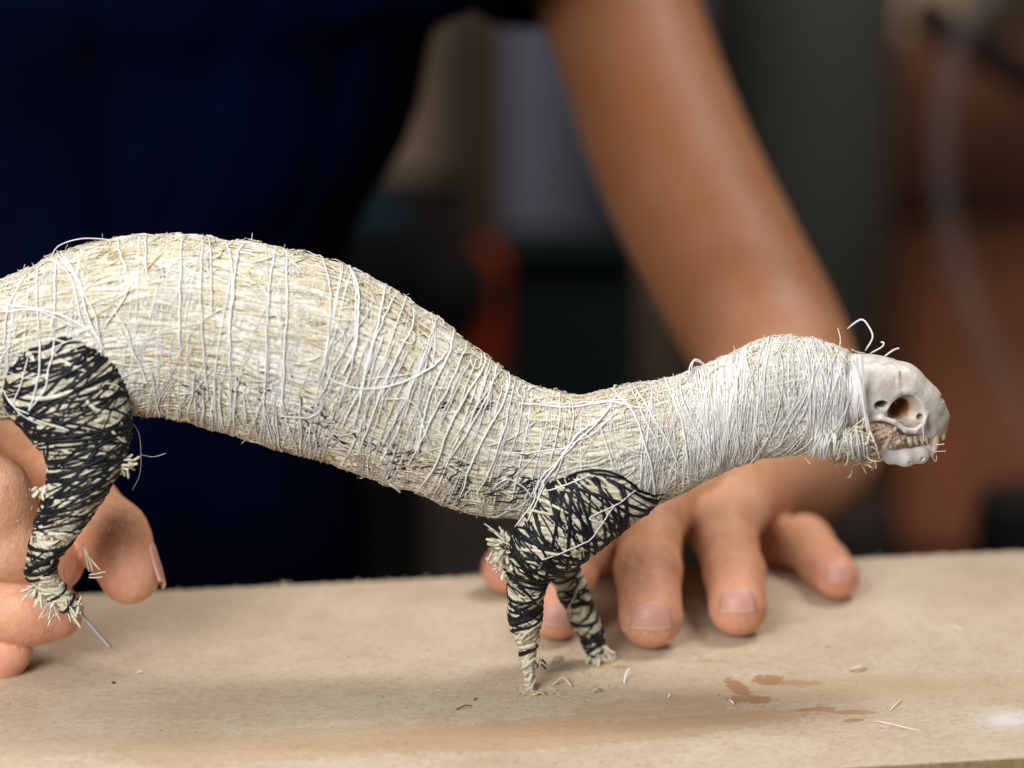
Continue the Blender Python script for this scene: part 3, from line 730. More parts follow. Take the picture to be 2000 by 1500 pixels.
# threads and straws traced one by one where the photograph shows them
def traced_set(name, lines, off, m, parent, K=40, bvh=None, flat=0.8):
    P, Nn, R_, T_ = [], [], [], []
    for ln in lines:
        pts, wpx, tint = ln
        r = traced(bvh or bvh_body, pts, K, off)
        if r is None: continue
        P.append(r[0]); Nn.append(r[1]); R_.append(wpx*PX/2); T_.append(tint)
    R_ = np.array(R_)
    return strands(name, np.array(P), np.array(Nn), R_*0.52, R_*0.52*flat, np.array(T_), m, parent, sides=5, taper=0.5)
W_ = [([(110, 500), (160, 560), (175, 620), (205, 680)], 7, .9), ([(120, 500), (150, 540), (190, 620), (200, 690)], 5, .8), ([(95, 515), (140, 545), (170, 640), (196, 672)], 4, .9),
      ([(230, 475), (240, 505), (250, 535)], 5, .9), ([(285, 470), (285, 520), (290, 540)], 5, .9), ([(362, 470), (355, 500), (355, 690)], 5, .8), ([(395, 470), (392, 560), (396, 640), (410, 780)], 4, .7),
      ([(405, 470), (412, 540), (415, 620)], 4, .8), ([(435, 472), (450, 520), (452, 620), (450, 720)], 6, .9), ([(475, 485), (458, 530), (455, 600)], 6, .9), ([(535, 492), (525, 560), (520, 690), (518, 790)], 5, .8),
      ([(558, 495), (560, 560), (556, 700), (552, 800)], 5, .85), ([(625, 510), (640, 560), (640, 650), (632, 720)], 4, .8), ([(672, 525), (692, 560), (695, 620), (690, 680), (668, 730)], 7, 1.), ([(678, 530), (690, 580), (686, 700), (660, 790)], 5, .8),
      ([(748, 565), (735, 640), (712, 720), (700, 790)], 7, .9), ([(775, 570), (745, 630), (720, 700), (690, 830)], 5, .9), ([(800, 615), (798, 650), (770, 700), (745, 760), (700, 880)], 6, .8), ([(845, 630), (830, 680), (800, 760)], 4, .7),
      ([(880, 650), (870, 700), (835, 780), (815, 880)], 6, .9), ([(905, 675), (880, 740), (850, 800), (800, 900)], 5, .9), ([(940, 700), (935, 730), (890, 800), (850, 900), (810, 960)], 6, .9), ([(965, 715), (945, 780), (880, 890)], 5, .9),
      ([(985, 735), (985, 770), (935, 870), (900, 960)], 6, 1.), ([(1000, 745), (985, 820), (960, 900), (935, 960)], 4, .8), ([(1020, 765), (1010, 840), (985, 900)], 3, .7),
      ([(1010, 792), (1060, 800), (1120, 803), (1190, 795), (1260, 803)], 7, 1.), ([(1040, 790), (1100, 798), (1180, 793), (1230, 790)], 4, .9),
      ([(1205, 785), (1180, 820), (1130, 850), (1090, 900), (1050, 960)], 7, 1.), ([(1200, 800), (1150, 845), (1100, 890), (1060, 930), (1040, 965)], 5, .95), ([(1215, 805), (1160, 850), (1110, 870), (1090, 885)], 4, .9),
      ([(1190, 765), (1230, 800), (1255, 850), (1270, 920), (1275, 960)], 6, .95), ([(1230, 760), (1260, 820), (1300, 900)], 4, .8), ([(1240, 765), (1290, 840), (1325, 900)], 5, .9), ([(1300, 748), (1330, 820), (1342, 900)], 6, .95),
      ([(1110, 775), (1118, 830), (1100, 890), (1075, 940)], 4, .8), ([(1090, 775), (1092, 830), (1075, 900)], 4, .8), ([(1125, 840), (1180, 880), (1200, 905)], 3, .7), ([(1175, 840), (1200, 910)], 4, .7),
      ([(635, 720), (650, 738), (690, 755), (740, 757), (800, 740), (845, 715), (870, 690)], 7, .55), ([(745, 775), (795, 780), (815, 800), (835, 860)], 5, .5), ([(700, 740), (760, 735), (830, 725)], 4, .5),
      ([(550, 805), (600, 808), (625, 800)], 4, .6), ([(1000, 885), (1080, 880), (1125, 870)], 4, .8), ([(960, 945), (990, 930), (1020, 945), (1040, 965)], 4, .9),
      ([(0, 600), (60, 605), (120, 615), (190, 650)], 6, .9), ([(0, 615), (80, 610), (150, 640)], 5, .8), ([(60, 540), (20, 610), (10, 680)], 4, .9), ([(80, 530), (78, 600), (80, 640)], 5, .9), ([(115, 520), (110, 600), (105, 640)], 5, .9),
      ([(258, 560), (240, 590), (205, 640)], 5, .8), ([(225, 605), (250, 650), (268, 700)], 5, .7), ([(235, 640), (265, 690), (290, 740)], 5, .6)]
for i in range(46):      # the fan of fine threads over the flank in the middle
    x = 620+rng.random()*360; y = 700+(x-620)*0.30+rng.normal()*25; l = 60+rng.random()*90; a = 0.38+rng.normal()*0.14
    W_.append(([(x+l*math.sin(a)*.5, y-l*.5), (x, y), (x-l*math.sin(a)*.5, y+l*.5)], 2+rng.random()*2, rng.uniform(.4, 1)))
for i in range(46):
    x = 290+rng.random()*330; y = 775+(x-290)*0.20+rng.normal()*18; l = 50+rng.random()*70; a = rng.normal()*0.3
    W_.append(([(x+l*math.sin(a)*.5, y-l*.5), (x, y), (x-l*math.sin(a)*.5, y+l*.5)], 2+rng.random()*2.5, rng.uniform(.3, .9)))
traced_set('thread_strand', W_, 0.0018, M_WHITE, animal)
# dark thread ends showing between the pale fibres of the lower flank
Bk = []
def dashes(n, x0, x1, yf, ys, lr, ar, wr):
    for i in range(n):
        x = rng.uniform(x0, x1); y = yf(x)+rng.normal()*ys; l = rng.uniform(*lr); a = rng.uniform(*ar); c = rng.normal()*1.2
        Bk.append(([(x-math.cos(a)*l/2, y-math.sin(a)*l/2), (x+c, y+c), (x+math.cos(a)*l/2, y+math.sin(a)*l/2)], rng.uniform(*wr), rng.random()))
dashes(70, 880, 1070, lambda x: 950+(x-880)*0.02, 17, (10, 32), (-1.0, 0.3), (2.5, 5))
dashes(40, 760, 930, lambda x: 885+(x-760)*0.28, 16, (6, 20), (-0.6, 0.4), (2.5, 5))
dashes(40, 600, 780, lambda x: 830+(x-600)*0.25, 20, (5, 14), (-0.3, 0.6), (2.5, 5.5))
dashes(26, 520, 660, lambda x: 775+(x-520)*0.35, 22, (5, 13), (-0.3, 1.2), (3, 6))
dashes(22, 360, 520, lambda x: 745+(x-360)*0.10, 14, (5, 12), (0.2, 1.4), (3, 6))
dashes(16, 850, 960, lambda x: 795+(x-850)*0.0, 8, (6, 18), (-0.3, 0.2), (2, 4))
dashes(16, 1000, 1110, lambda x: 880, 8, (5, 16), (-0.3, 0.2), (1.5, 3))
dashes(10, 290, 420, lambda x: 790+(x-290)*0.12, 8, (4, 10), (-0.3, 1.2), (3, 4))
traced_set('dark_thread_end', Bk, 0.00150, M_BLACK, animal, K=7, flat=0.5)

# ------------------------------------------------------------------ legs
def leg(pairs, Y, ratio, seed, nblack, nband, tiltf, name='leg', K=56, blackr=(0.00014, 0.00050), parent=None, cover=None, cream=420):
    g = np.random.default_rng(seed)
    LF = Loft(pairs, Y, ratio, lump=0.0002, lump_scale=0.008, seed=seed)
    LF.base = -0.0006
    core_, bvh = LF.mesh(name, M_LEGCORE, animal, 90, 40, -0.0003)
    # pale flat straws laid round and along
    P, Nn, UU, TT = LF.fibres(cream, (0.005, 0.016), lambda u, t: PI/2+tiltf(u)+0*u, 0.30, 0.4, u0=0.3, u1=LF.n-1.3, off=(-0.0001, 0.0003), K=10)
    strands('wood_wool', P, Nn, g.uniform(0.00030, 0.00085, len(P)), 0.00016, g.uniform(0.1, 1, len(P)), M_CREAM, core_)
    U_, T_, O_, R_, C_ = [], [], [], [], []
    for i in range(nblack):
        uc = 0.25+(LF.n-1.6)*g.random()
        if cover is not None and g.random() > cover(uc): continue
        ph = g.uniform(0, 6.28); base = tiltf(uc)/1.0; m_ = max(LF.rad(np.array([uc]))[0]/LF.metric(np.array([uc]))[0], 0.05)
        am = (math.tan(base+g.normal(0, 0.32)))*m_; am2 = g.normal(0, 0.25)*m_
        turns = g.uniform(0.7, 1.6); th = np.linspace(0, 2*PI*turns, K)+ph
        # helix with its front-face tilt at theta = pi/2
        u = uc+am*(-np.cos(th))+am2*np.sin(th)+0.10*m_*g.normal()*(th-ph)
        U_.append(u); T_.append(th); O_.append(np.full(K, g.uniform(0.0003, 0.0007))); R_.append(g.uniform(*blackr)); C_.append(g.random())
    U_ = np.clip(np.array(U_), 0.15, LF.n-1.15)
    P, Nn = LF(U_, np.array(T_), np.array(O_)); R_ = np.array(R_)
    strands('black_thread', P, Nn, R_, R_*0.6, C_, M_BLACK, core_, taper=0.7)
    # pale straws lying over some of the black turns
    P, Nn, UU, TT = LF.fibres(nband, (0.005, 0.013), lambda u, t: PI/2+tiltf(u), 0.35, 0.5, u0=0.3, u1=LF.n-1.3, off=(0.0005, 0.0008), K=8)
    strands('pale_straw', P, Nn, g.uniform(0.00020, 0.00070, len(P)), 0.00014, g.uniform(0.3, 1, len(P)), M_CREAM, core_)
    return LF, core_, bvh
hind = [((100, 640), (150, 640)), ((60, 662), (192, 655)), ((18, 725), (232, 698)), ((8, 790), (250, 765)), ((50, 845), (258, 828)), ((88, 892), (250, 885)),
        ((92, 935), (235, 920)), ((76, 990), (203, 975)), ((62, 1045), (160, 1038)), ((50, 1092), (118, 1092)), ((50, 1125), (114, 1120)), ((72, 1155), (128, 1142)), ((112, 1188), (150, 1168)), ((145, 1200), (160, 1190))]
hY = [-0.003, -0.004, -0.005, -0.006, -0.007, -0.008, -0.009, -0.010, -0.011, -0.012, -0.012, -0.012, -0.012, -0.012]
HL, hl, bvh_h = leg(hind, hY, [0.6, .6, .6, .62, .65, .75, .85, .9, 1, 1, 1, .9, .9, .9], 31, 132, 46, lambda u: -0.32+0.0*u, cream=1300,
                    cover=lambda u: 1.0 if u < 5 else (0.72 if u < 9.3 else (0.3 if u < 10 else 0.12)))
front = [((1165, 912), (1290, 975)), ((1120, 916), (1268, 1000)), ((1072, 935), (1215, 1040)), ((1035, 985), (1165, 1078)), ((1003, 1040), (1125, 1105)), ((985, 1088), (1085, 1128)),
         ((988, 1132), (1070, 1142)), ((992, 1180), (1061, 1180)), ((995, 1222), (1059, 1218)), ((1006, 1255), (1052, 1246)), ((1014, 1275), (1050, 1270)), ((1017, 1300), (1047, 1298)), ((1021, 1330), (1046, 1330)), ((1021, 1353), (1047, 1353))]
fY = [-0.001, -0.002, -0.003, -0.004, -0.004, -0.003, -0.002, -0.001, 0, 0, 0, 0, 0, 0]
FLg, fl_, bvh_f = leg(front, fY, [.55, .6, .65, .72, .8, .9, 1, 1, 1, 1, 1, 1, 1, 1], 41, 156, 34, lambda u: np.where(u < 4, 0.35, -0.05), cream=1000,
                    cover=lambda u: 1.0 if u < 4.6 else (0.44 if u < 8.6 else 0.10))
far = [((1040, 1040), (1120, 1010)), ((1060, 1090), (1128, 1075)), ((1075, 1130), (1132, 1108)), ((1092, 1168), (1148, 1145)), ((1112, 1208), (1162, 1188)), ((1130, 1240), (1176, 1222)), ((1140, 1268), (1181, 1250)), ((1150, 1285), (1183, 1275)), ((1158, 1294), (1180, 1292))]
farY = [.020, .021, .022, .022, .0222, .0222, .0222, .0222, .0222]
FL2, fl2, bvh_f2 = leg(far, farY, [1]*9, 51, 46, 16, lambda u: 0.15+0*u, cream=380, cover=lambda u: 0.9 if u < 6.4 else 0.05)

# frayed ends at elbow, feet and knee
def frays(name, origin_px, Y, n, ang, angj, lr, r, seed, parent, m=None, spread=8, dz=0.004, curl=0.5, tint=(0.4, 1)):
    g = np.random.default_rng(seed); K = 9; P = []; 
    for i in range(n):
        o = at(origin_px[0]+g.normal()*spread, origin_px[1]+g.normal()*spread, Y+g.normal()*0.001); a = ang+g.normal()*angj; l = g.uniform(*lr)*PX
        c = g.normal()*curl; s = np.linspace(0, 1, K); A = a+c*s; dy = g.normal()*dz*0.5
        x = np.cumsum(np.cos(A))*l/K; z = -np.cumsum(np.sin(A))*l/K
        P.append(np.stack([o[0]+x, o[1]+dy*s, o[2]+z], -1))
    P = np.array(P); Nn = np.broadcast_to(A_([0, -1.0, 0.15]), P.shape)+g.normal(0, .4, (n, 1, 3))
    Nn = Nn/np.linalg.norm(Nn, axis=2, keepdims=True)
    return strands(name, P, Nn, g.uniform(r[0], r[1], n)*PX/2, PX*0.8, g.uniform(tint[0], tint[1], n), m or M_CREAM, parent, taper=0.6)
ball('elbow_lump', at(1000, 1085, -.001), 17*PX, M_CREAM, fl_, (.85, .8, 1.25))
frays('elbow_tuft', (990, 1080), -0.006, 34, PI/2+0.7, 0.5, (12, 34), (4, 9), 60, fl_, spread=12)
frays('elbow_tuft', (1000, 1072), -0.004, 26, PI+0.5, 0.55, (12, 45), (3, 9), 61, fl_, spread=13)
frays('elbow_tuft', (1010, 1110), -0.003, 22, PI+0.1, 0.5, (10, 28), (4, 9), 62, fl_, spread=12)
frays('elbow_tuft', (985, 1048), -0.005, 3, PI+0.55, 0.25, (38, 52), (2.5, 4), 63, fl_, spread=4, curl=0.15)
frays('foot_fray', (75, 1142), -0.014, 22, 2.1, 0.5, (14, 36), (3, 8), 64, hl, spread=9)
frays('foot_fray', (108, 1172), -0.014, 22, 1.75, 0.5, (14, 44), (2.5, 7), 65, hl, spread=9)
frays('foot_fray', (145, 1185), -0.014, 12, 0.3, 0.9, (10, 22), (3, 7), 66, hl, spread=5)
frays('foot_fray', (135, 1190), -0.014, 8, 1.1, 0.25, (20, 42), (2.5, 5), 67, hl, spread=4, curl=0.2)
frays('foot_fray', (1163, 1272), .021, 44, 1.35, 0.65, (12, 36), (2.5, 7), 68, fl2, spread=9)
frays('foot_fray', (1178, 1265), .021, 10, 0.9, 0.2, (25, 42), (3, 6), 69, fl2, spread=4, curl=0.2, tint=(.8, 1))
frays('knee_fray', (236, 905), -0.010, 12, 0.35, 0.6, (10, 30), (3, 7), 70, hl, spread=9)
frays('knee_fray', (85, 955), -0.012, 10, 1.9, 0.8, (10, 28), (6, 12), 71, hl, spread=8)
frays('ankle_straw', (160, 1060), -0.010, 3, 1.35, 0.1, (55, 78), (3, 5), 72, hl, spread=3, curl=0.25)
frays('ankle_straw', (172, 1125), -0.010, 2, 0.25, 0.1, (30, 40), (3, 4), 73, hl, spread=2, curl=0.2)
frays('ankle_fray', (1040, 1285), -0.001, 9, 1.2, 0.7, (10, 22), (3, 6), 74, fl_, spread=6)
frays('black_end', (1052, 1290), -0.002, 4, 1.2, 0.6, (8, 18), (3, 5), 75, fl_, M_BLACK, spread=3)
frays('heel_splinter', (975, 1105), 0.0, 2, PI-0.7, 0.2, (14, 18), (4, 6), 76, fl_, M_WHITE, spread=2, curl=0.1)
M_WIRE = simple('steel_wire', (0.62, 0.64, 0.70), 0.42, 0.7)
tube('wire', [at(120, 1160, -.012), at(165, 1206, -.0115), at(192, 1238, -.011), at(217, 1265, -.0105)], PX*3.6, M_WIRE, hl, 12, 10)
# threads lying across the legs
LT = [([(80, 600), (82, 660), (78, 740), (60, 800)], 5, .9), ([(112, 600), (108, 680), (98, 720), (90, 760), (60, 800)], 5, .9), ([(60, 640), (20, 700), (16, 760), (40, 800)], 4, .8),
      ([(0, 650), (60, 628), (130, 640), (180, 668), (215, 700)], 7, 1), ([(0, 640), (70, 620), (150, 645), (200, 690), (222, 720)], 5, .9), ([(30, 690), (60, 690), (95, 692)], 3, .3), ([(95, 690), (130, 672), (160, 668)], 4, .9),
      ([(10, 750), (30, 790), (60, 805)], 4, .9), ([(0, 740), (40, 800), (90, 830)], 3, .8), ([(60, 700), (50, 740), (30, 790)], 4, .8), ([(25, 730), (60, 740), (100, 735)], 3, .3)]
traced_set('crossing_thread', LT, 0.0013, M_WHITE, animal, bvh=bvh_h)
LT2 = [([(1072, 962), (1110, 950), (1160, 932), (1200, 925)], 5, .8), ([(1180, 1020), (1150, 1010), (1200, 985), (1260, 945)], 4, .5), ([(1060, 1090), (1110, 1070), (1150, 1050), (1180, 1010), (1200, 985)], 4, .5), ([(1060, 930), (1050, 980), (1030, 1010), (1008, 1040)], 7, .4), ([(1075, 935), (1060, 970), (1035, 1020)], 5, .6)]
traced_set('crossing_thread', LT2, 0.0012, M_WHITE, animal, bvh=bvh_f)
# edge of the shoulder winding: black thread running on to the chest
BT = [([(1110, 925), (1160, 915), (1210, 925), (1245, 950), (1290, 965)], 7, .4), ([(1150, 920), (1220, 932), (1250, 958), (1272, 985)], 7, .2), ([(1230, 945), (1262, 958), (1295, 955)], 5, .3), ([(1200, 975), (1230, 990), (1240, 1000)], 6, .3), ([(1215, 1000), (1225, 1020)], 4, .3)]
traced_set('shoulder_thread', BT, 0.0018, M_BLACK, animal)

# loose hairs standing off the outline: own depth, real thickness
def free(name, lines, m, parent=animal):
    for pts, Yv, wpx, tint in lines:
        K = 28; Q = catmull([at(x, y, Yv+(0.0015*i if len(pts) > 2 else 0)) for i, (x, y) in enumerate(pts)], K)
        yield Q, wpx, tint
def free_set(name, lines, m, parent):
    P, R_, T_ = [], [], []
    for Q, wpx, tint in free(name, lines, m): P.append(Q); R_.append(wpx*PX/2); T_.append(tint)
    P = np.array(P); Nn = np.broadcast_to(A_([0, -1.0, 0.01]), P.shape)
    return strands(name, P, Nn, np.array(R_), np.array(R_), np.array(T_), m, parent, taper=0.4)
free_set('stray_hair', [([(98, 505), (115, 480), (160, 466), (215, 468)], .008, 2.2, .1), ([(252, 468), (258, 458), (268, 460), (270, 468)], .008, 1.8, .1),
  ([(1690, 685), (1704, 660), (1698, 640), (1682, 624), (1655, 642)], .006, 3.4, .6), ([(1640, 676), (1641, 660), (1636, 640)], .010, 1.8, .5), ([(1700, 690), (1722, 678), (1726, 670), (1720, 668)], .006, 3, .6), ([(1728, 696), (1745, 684), (1757, 680)], .006, 3.4, .9),
  ([(1662, 682), (1676, 688), (1690, 690)], .004, 2.5, .6), ([(1345, 735), (1348, 715), (1358, 702), (1372, 708)], .006, 3, .8), ([(1350, 730), (1356, 705), (1380, 715)], .009, 2.2, .7),
  ([(500, 478), (505, 470)], .01, 1.5, .3), ([(252, 820), (272, 850), (274, 920), (258, 958)], -.004, 1.3, .1), ([(275, 888), (300, 892), (325, 885)], -.002, 1., .1),
  ([(1818, 884), (1826, 901), (1829, 896), (1828, 882)], .004, 1.6, .3), ([(1828, 869), (1845, 867)], .004, 1.6, .3), ([(1826, 882), (1848, 881)], .004, 1.3, .3), ([(1776, 905), (1782, 914)], .006, 1.4, .3),
  ([(975, 950), (985, 960)], .0, 2, .4), ([(760, 945), (775, 955), (782, 962)], -.006, 4, .2), ([(600, 880), (612, 886), (616, 883)], .0, 1.6, .2)], M_WHITE, animal)
# tiny loops and fuzz along the outline
g_ = np.random.default_rng(90); Pz = []
n = 520; u = g_.uniform(2.5, 24.5, n); th = np.where(g_.random(n) < .5, g_.normal(0, .35, n), g_.normal(PI, .35, n))
P0, N0 = BODY(u, th, 0.0006); K = 8; s = np.linspace(0, 1, K)
D = N0*g_.uniform(0.2, 1.0, (n, 1))+g_.normal(0, .8, (n, 3)); D /= np.linalg.norm(D, axis=1)[:, None]; D2 = np.clip(g_.normal(0, .6, (n, 3)), -1, 1)
l = g_.uniform(0.0004, 0.0018, n)[:, None, None]
Pz = P0[:, None]+D[:, None]*s[None, :, None]*l+D2[:, None]*(s*s)[None, :, None]*l*0.45
strands('fuzz', Pz, np.broadcast_to(A_([0.1, -1, .1]), Pz.shape), g_.uniform(0.00003, 0.00009, n), 0.00005, g_.uniform(0, 1, n), M_WHITE, animal)
ball('throat_lump', at(1668, 866, .007), 38*PX, M_CORE, animal, (1.35, 1.7, .62))
frays('throat_straw', (1640, 882), .002, 70, 0.1, 0.6, (10, 36), (1, 3.2), 81, animal, M_STRAW, spread=16, curl=1.6, tint=(.25, .75))
frays('throat_straw', (1685, 884), -.001, 130, 0.15, 0.6, (8, 28), (1, 3.6), 82, animal, M_STRAW, spread=9, curl=1.8, tint=(.3, .75))
frays('throat_straw', (1665, 866), -.005, 150, 0.4, 0.7, (8, 30), (1, 3.4), 83, animal, M_STRAW, spread=14, curl=1.6, tint=(.5, .95))
ball('knot', at(351, 465, .009), PX*12, M_CREAM, animal, (1.1, 1, .8))
ball('straw_lump', at(262, 720, -.008), PX*20, M_STRAW, animal, (.7, .4, 1.2))

# ------------------------------------------------------------------ skull
YS = 0.010
def S(px, py, dy=0.0): return at(px, py, YS)+A_([0, dy, 0])
def fold(P): Q = P.copy(); Q[:, 1] = YS-np.abs(Q[:, 1]-YS); return Q
q = PX
wsk = Wave(0.004, 5); wsk2 = Wave(0.0014, 6)
def zyg(P):
    a = [(S(1690, 800, -.0088), 6*q), (S(1715, 797, -.0100), 5*q), (S(1738, 804, -.0108), 5*q), (S(1758, 819, -.0106), 5*q), (S(1778, 823, -.0096), 5*q), (S(1796, 813, -.0080), 4.5*q), (S(1802, 796, -.0064), 4.5*q), (S(1796, 778, -.0056), 5*q)]
    b_ = [(S(1797, 780, -.0054), 5*q), (S(1789, 766, -.0060), 5.5*q), (S(1776, 754, -.0068), 5.5*q), (S(1760, 750, -.0076), 5*q), (S(1744, 751, -.0084), 4.2*q)]
    c_ = [(S(1698, 783, -.0080), 4.5*q), (S(1716, 783, -.0085), 4*q), (S(1727, 781, -.0080), 3.5*q), (S(1729, 772, -.0075), 2.5*q)]
    return np.minimum(np.minimum(chain(P, a, .0006), chain(P, b_, .0006)), chain(P, c_, .0004))
def f_skull(P0):
    P = fold(P0)
    d = chain(P, [(S(1625, 770), 84*q), (S(1700, 767), 72*q)], .003)
    d = smin(d, chain(P, [(S(1700, 767), 70*q), (S(1752, 765), 56*q), (S(1795, 792), 44*q), (S(1830, 815), 25*q)], .003), .003)
    d = smin(d, chain(P, [(S(1768, 822, -.0026), 22*q), (S(1812, 835, -.0022), 17*q), (S(1838, 838, -.0008), 10*q)], .002), .002)
    # orbit and temple hollows
    o = ell(P, S(1767, 787, -.0098), A_([35*q, .0052, 36*q])); d = smax(d, -o, .0009)
    o = ell(P, S(1750, 787, -.0085), A_([25*q, .0085, 24*q])); d = smax(d, -o, .0005)
    o = ell(P, S(1713, 773, -.0105), A_([15*q, .0052, 10*q])); d = smax(d, -o, .0004)
    o = ell(P, S(1718, 832, -.0090), A_([48*q, .0062, 26*q])); d = smax(d, -o, .0012)
    o = ell(P, S(1791, 803, -.0070), A_([7.5*q, .003, 7.5*q])); d = smax(d, -o, .0003)
    o = ell(P, S(1838, 776, -.0012), A_([11*q, .0022, 5*q])); d = smax(d, -o, .0003)
    d = smin(d, zyg(P), .0007)
    # suture ridge
    d = smin(d, chain(P, [(S(1750, 712, -.0060), 2*q), (S(1746, 735, -.0078), 3*q), (S(1747, 752, -.0083), 3.5*q)], .0003), .0008)
    return d+0.00007*wsk(P0)+0.00003*wsk2(P0)
lo, hi = S(1640, 900)-A_([0, .016, .004]), S(1870, 670)+A_([0, .016, .004])
V, F = sculpt(f_skull, np.minimum(lo, hi), np.maximum(lo, hi), .00024)
if vol_sign(V, F) < 0: F = F[:, ::-1]
Vf = fold(V)
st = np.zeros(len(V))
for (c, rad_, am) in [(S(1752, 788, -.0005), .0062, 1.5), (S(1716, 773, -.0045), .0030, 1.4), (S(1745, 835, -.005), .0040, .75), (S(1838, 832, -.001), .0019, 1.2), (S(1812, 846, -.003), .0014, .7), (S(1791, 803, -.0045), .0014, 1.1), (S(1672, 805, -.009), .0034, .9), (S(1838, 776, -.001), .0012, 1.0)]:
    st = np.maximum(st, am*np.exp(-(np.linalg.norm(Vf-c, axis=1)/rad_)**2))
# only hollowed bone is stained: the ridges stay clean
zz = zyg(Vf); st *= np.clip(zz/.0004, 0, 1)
bvh_sk = BVHTree.FromPolygons([Vector(v) for v in V], F.tolist())
skull = link('skull', mesh_np('skull', V, F, True, {'stain': st}), M_BONE, animal)
def f_jaw(P0):
    P = fold(P0)
    d = chain(P, [(S(1712, 860, -.0072), 9*q), (S(1732, 878, -.0070), 13*q), (S(1762, 882, -.0060), 16.5*q), (S(1794, 880, -.0042), 15.5*q), (S(1814, 872, -.0022), 11*q)], .001)
    d = smin(d, chain(P, [(S(1718, 862, -.0078), 7*q), (S(1730, 838, -.0078), 5.5*q), (S(1742, 822, -.0074), 4*q)], .001), .001)
    for c in ((1768, 887, -.0078), (1794, 883, -.0062)): d = smax(d, -(np.linalg.norm(P-S(*c), axis=1)-3.4*q), .0001)
    return d+0.00005*wsk(P0)
V, F = sculpt(f_jaw, np.minimum(lo, hi), np.maximum(lo, hi), .00026)
if vol_sign(V, F) < 0: F = F[:, ::-1]
link('jaw', mesh_np('jaw', V, F, True, {'stain': np.zeros(len(V))}), M_BONE, skull)
M_TOOTH = simple('tooth_enamel', (0.60, 0.50, 0.37), 0.35, 0, 500, 0.25)
def tooth(name, pts, m=M_TOOTH):
    return tube(name, [S(*p_[:3]) for p_ in pts], [p_[3]*q for p_ in pts], m, skull, 14, 14)
for sgn in (-1, 1):
    tooth('canine', [(1823, 838, sgn*.0030, 7.5), (1824, 856, sgn*.0034, 8), (1821, 872, sgn*.0034, 5.5), (1816, 886, sgn*.0032, 1.2)])
tooth('incisor', [(1839, 838, -.0012, 5), (1841, 850, -.0012, 5), (1838, 857, -.0012, 2)])
tooth('incisor', [(1839, 838, .0012, 5), (1841, 850, .0012, 5), (1838, 857, .0012, 2)])
tooth('lower_canine', [(1812, 872, -.0030, 5), (1813, 860, -.0032, 4.5), (1815, 850, -.0034, 1.5)])
for (x, y, r_) in [(1762, 852, 5.5), (1773, 855, 6.5), (1785, 854, 5.0), (1796, 853, 4.2), (1805, 852, 3.4)]:
    tooth('molar', [(x-1, y-11, -.0044, r_), (x, y-2, -.0047, r_*1.1), (x+2, y+6, -.0047, r_*.3)])
M_TIS = simple('dried_tissue', (0.60, 0.43, 0.31), 0.55, 0, 500, 0.5, 0.0003)
def f_tis(P0):
    P = fold(P0)
    d = chain(P, [(S(1690, 812, -.0068), 13*q), (S(1722, 828, -.0072), 14*q), (S(1748, 846, -.0062), 12*q)], .001)
    d = smin(d, chain(P, [(S(1700, 845, -.0070), 16*q), (S(1735, 858, -.0066), 9*q)], .001), .001)
    return d+0.00030*wsk2(P0)+0.0002*wsk(P0)
V, F = sculpt(f_tis, np.minimum(lo, hi), np.maximum(lo, hi), .00026)
if vol_sign(V, F) < 0: F = F[:, ::-1]
link('dried_tissue', mesh_np('dried_tissue', V, F), M_TIS, skull)
SB = []
for i in range(95):
    x = 1636+46*rng.random()**1.9; l0 = 684+(x-1636)*.12; y1 = rng.uniform(780, 845); sl = rng.normal()*7; bw = rng.normal()*5
    SB.append(([(x, l0), (x+sl*.4+bw, (l0+y1)/2), (x+sl, y1)], rng.uniform(1.2, 4.2), rng.uniform(.4, 1)))
traced_set('skull_binding', SB, 0.0003, M_WHITE, animal, K=24, bvh=bvh_sk)
g = np.random.default_rng(19); P = []; R_ = []
for i in range(46):
    x = g.uniform(1590, 1706); y0 = g.uniform(835, 862); y1 = 884+g.uniform(0, 12); d_ = g.normal()*9; Yf = -.0095+.0035*abs((x-1650)/60)
    P.append(catmull([at(x, y0, Yf), at(x+d_*.6, (y0+y1)/2, Yf-.0006), at(x+d_, y1, Yf+.0025), at(x+d_*1.2, y1+3, Yf+.008)], 16)); R_.append(g.uniform(1.2, 3.4)*PX/2)
P = np.array(P); strands('throat_thread', P, np.broadcast_to(A_([0, -1., .05]), P.shape), np.array(R_), np.array(R_), g.uniform(.2, 1, len(P)), M_WHITE, animal, taper=.7)
# threads that tie the skull in
SKT = [([(1640, 690), (1650, 730), (1652, 790), (1650, 830)], .0, 4), ([(1672, 700), (1682, 750), (1688, 800), (1695, 850), (1698, 890)], -.0035, 4.5), ([(1665, 700), (1676, 730), (1686, 790), (1696, 830), (1697, 895)], -.0035, 4), ([(1684, 696), (1686, 740), (1690, 800), (1702, 850), (1703, 890)], -.0035, 3.5),
       ([(1692, 800), (1675, 870)], -.002, 2), ([(1695, 810), (1650, 850), (1640, 870)], -.002, 2), ([(1801, 815), (1803, 840), (1804, 862)], -.0010, 2.2), ([(1650, 850), (1675, 865), (1695, 895)], -.002, 2.5)]
P, R_ = [], []
for pts, Yv, wpx in SKT: P.append(catmull([at(x, y, Yv) for x, y in pts], 24)); R_.append(wpx*PX/2)
P = np.array(P); strands('skull_thread', P, np.broadcast_to(A_([0, -1., .05]), P.shape), np.array(R_), np.array(R_), np.full(len(P), .9), M_WHITE, animal, taper=.8)

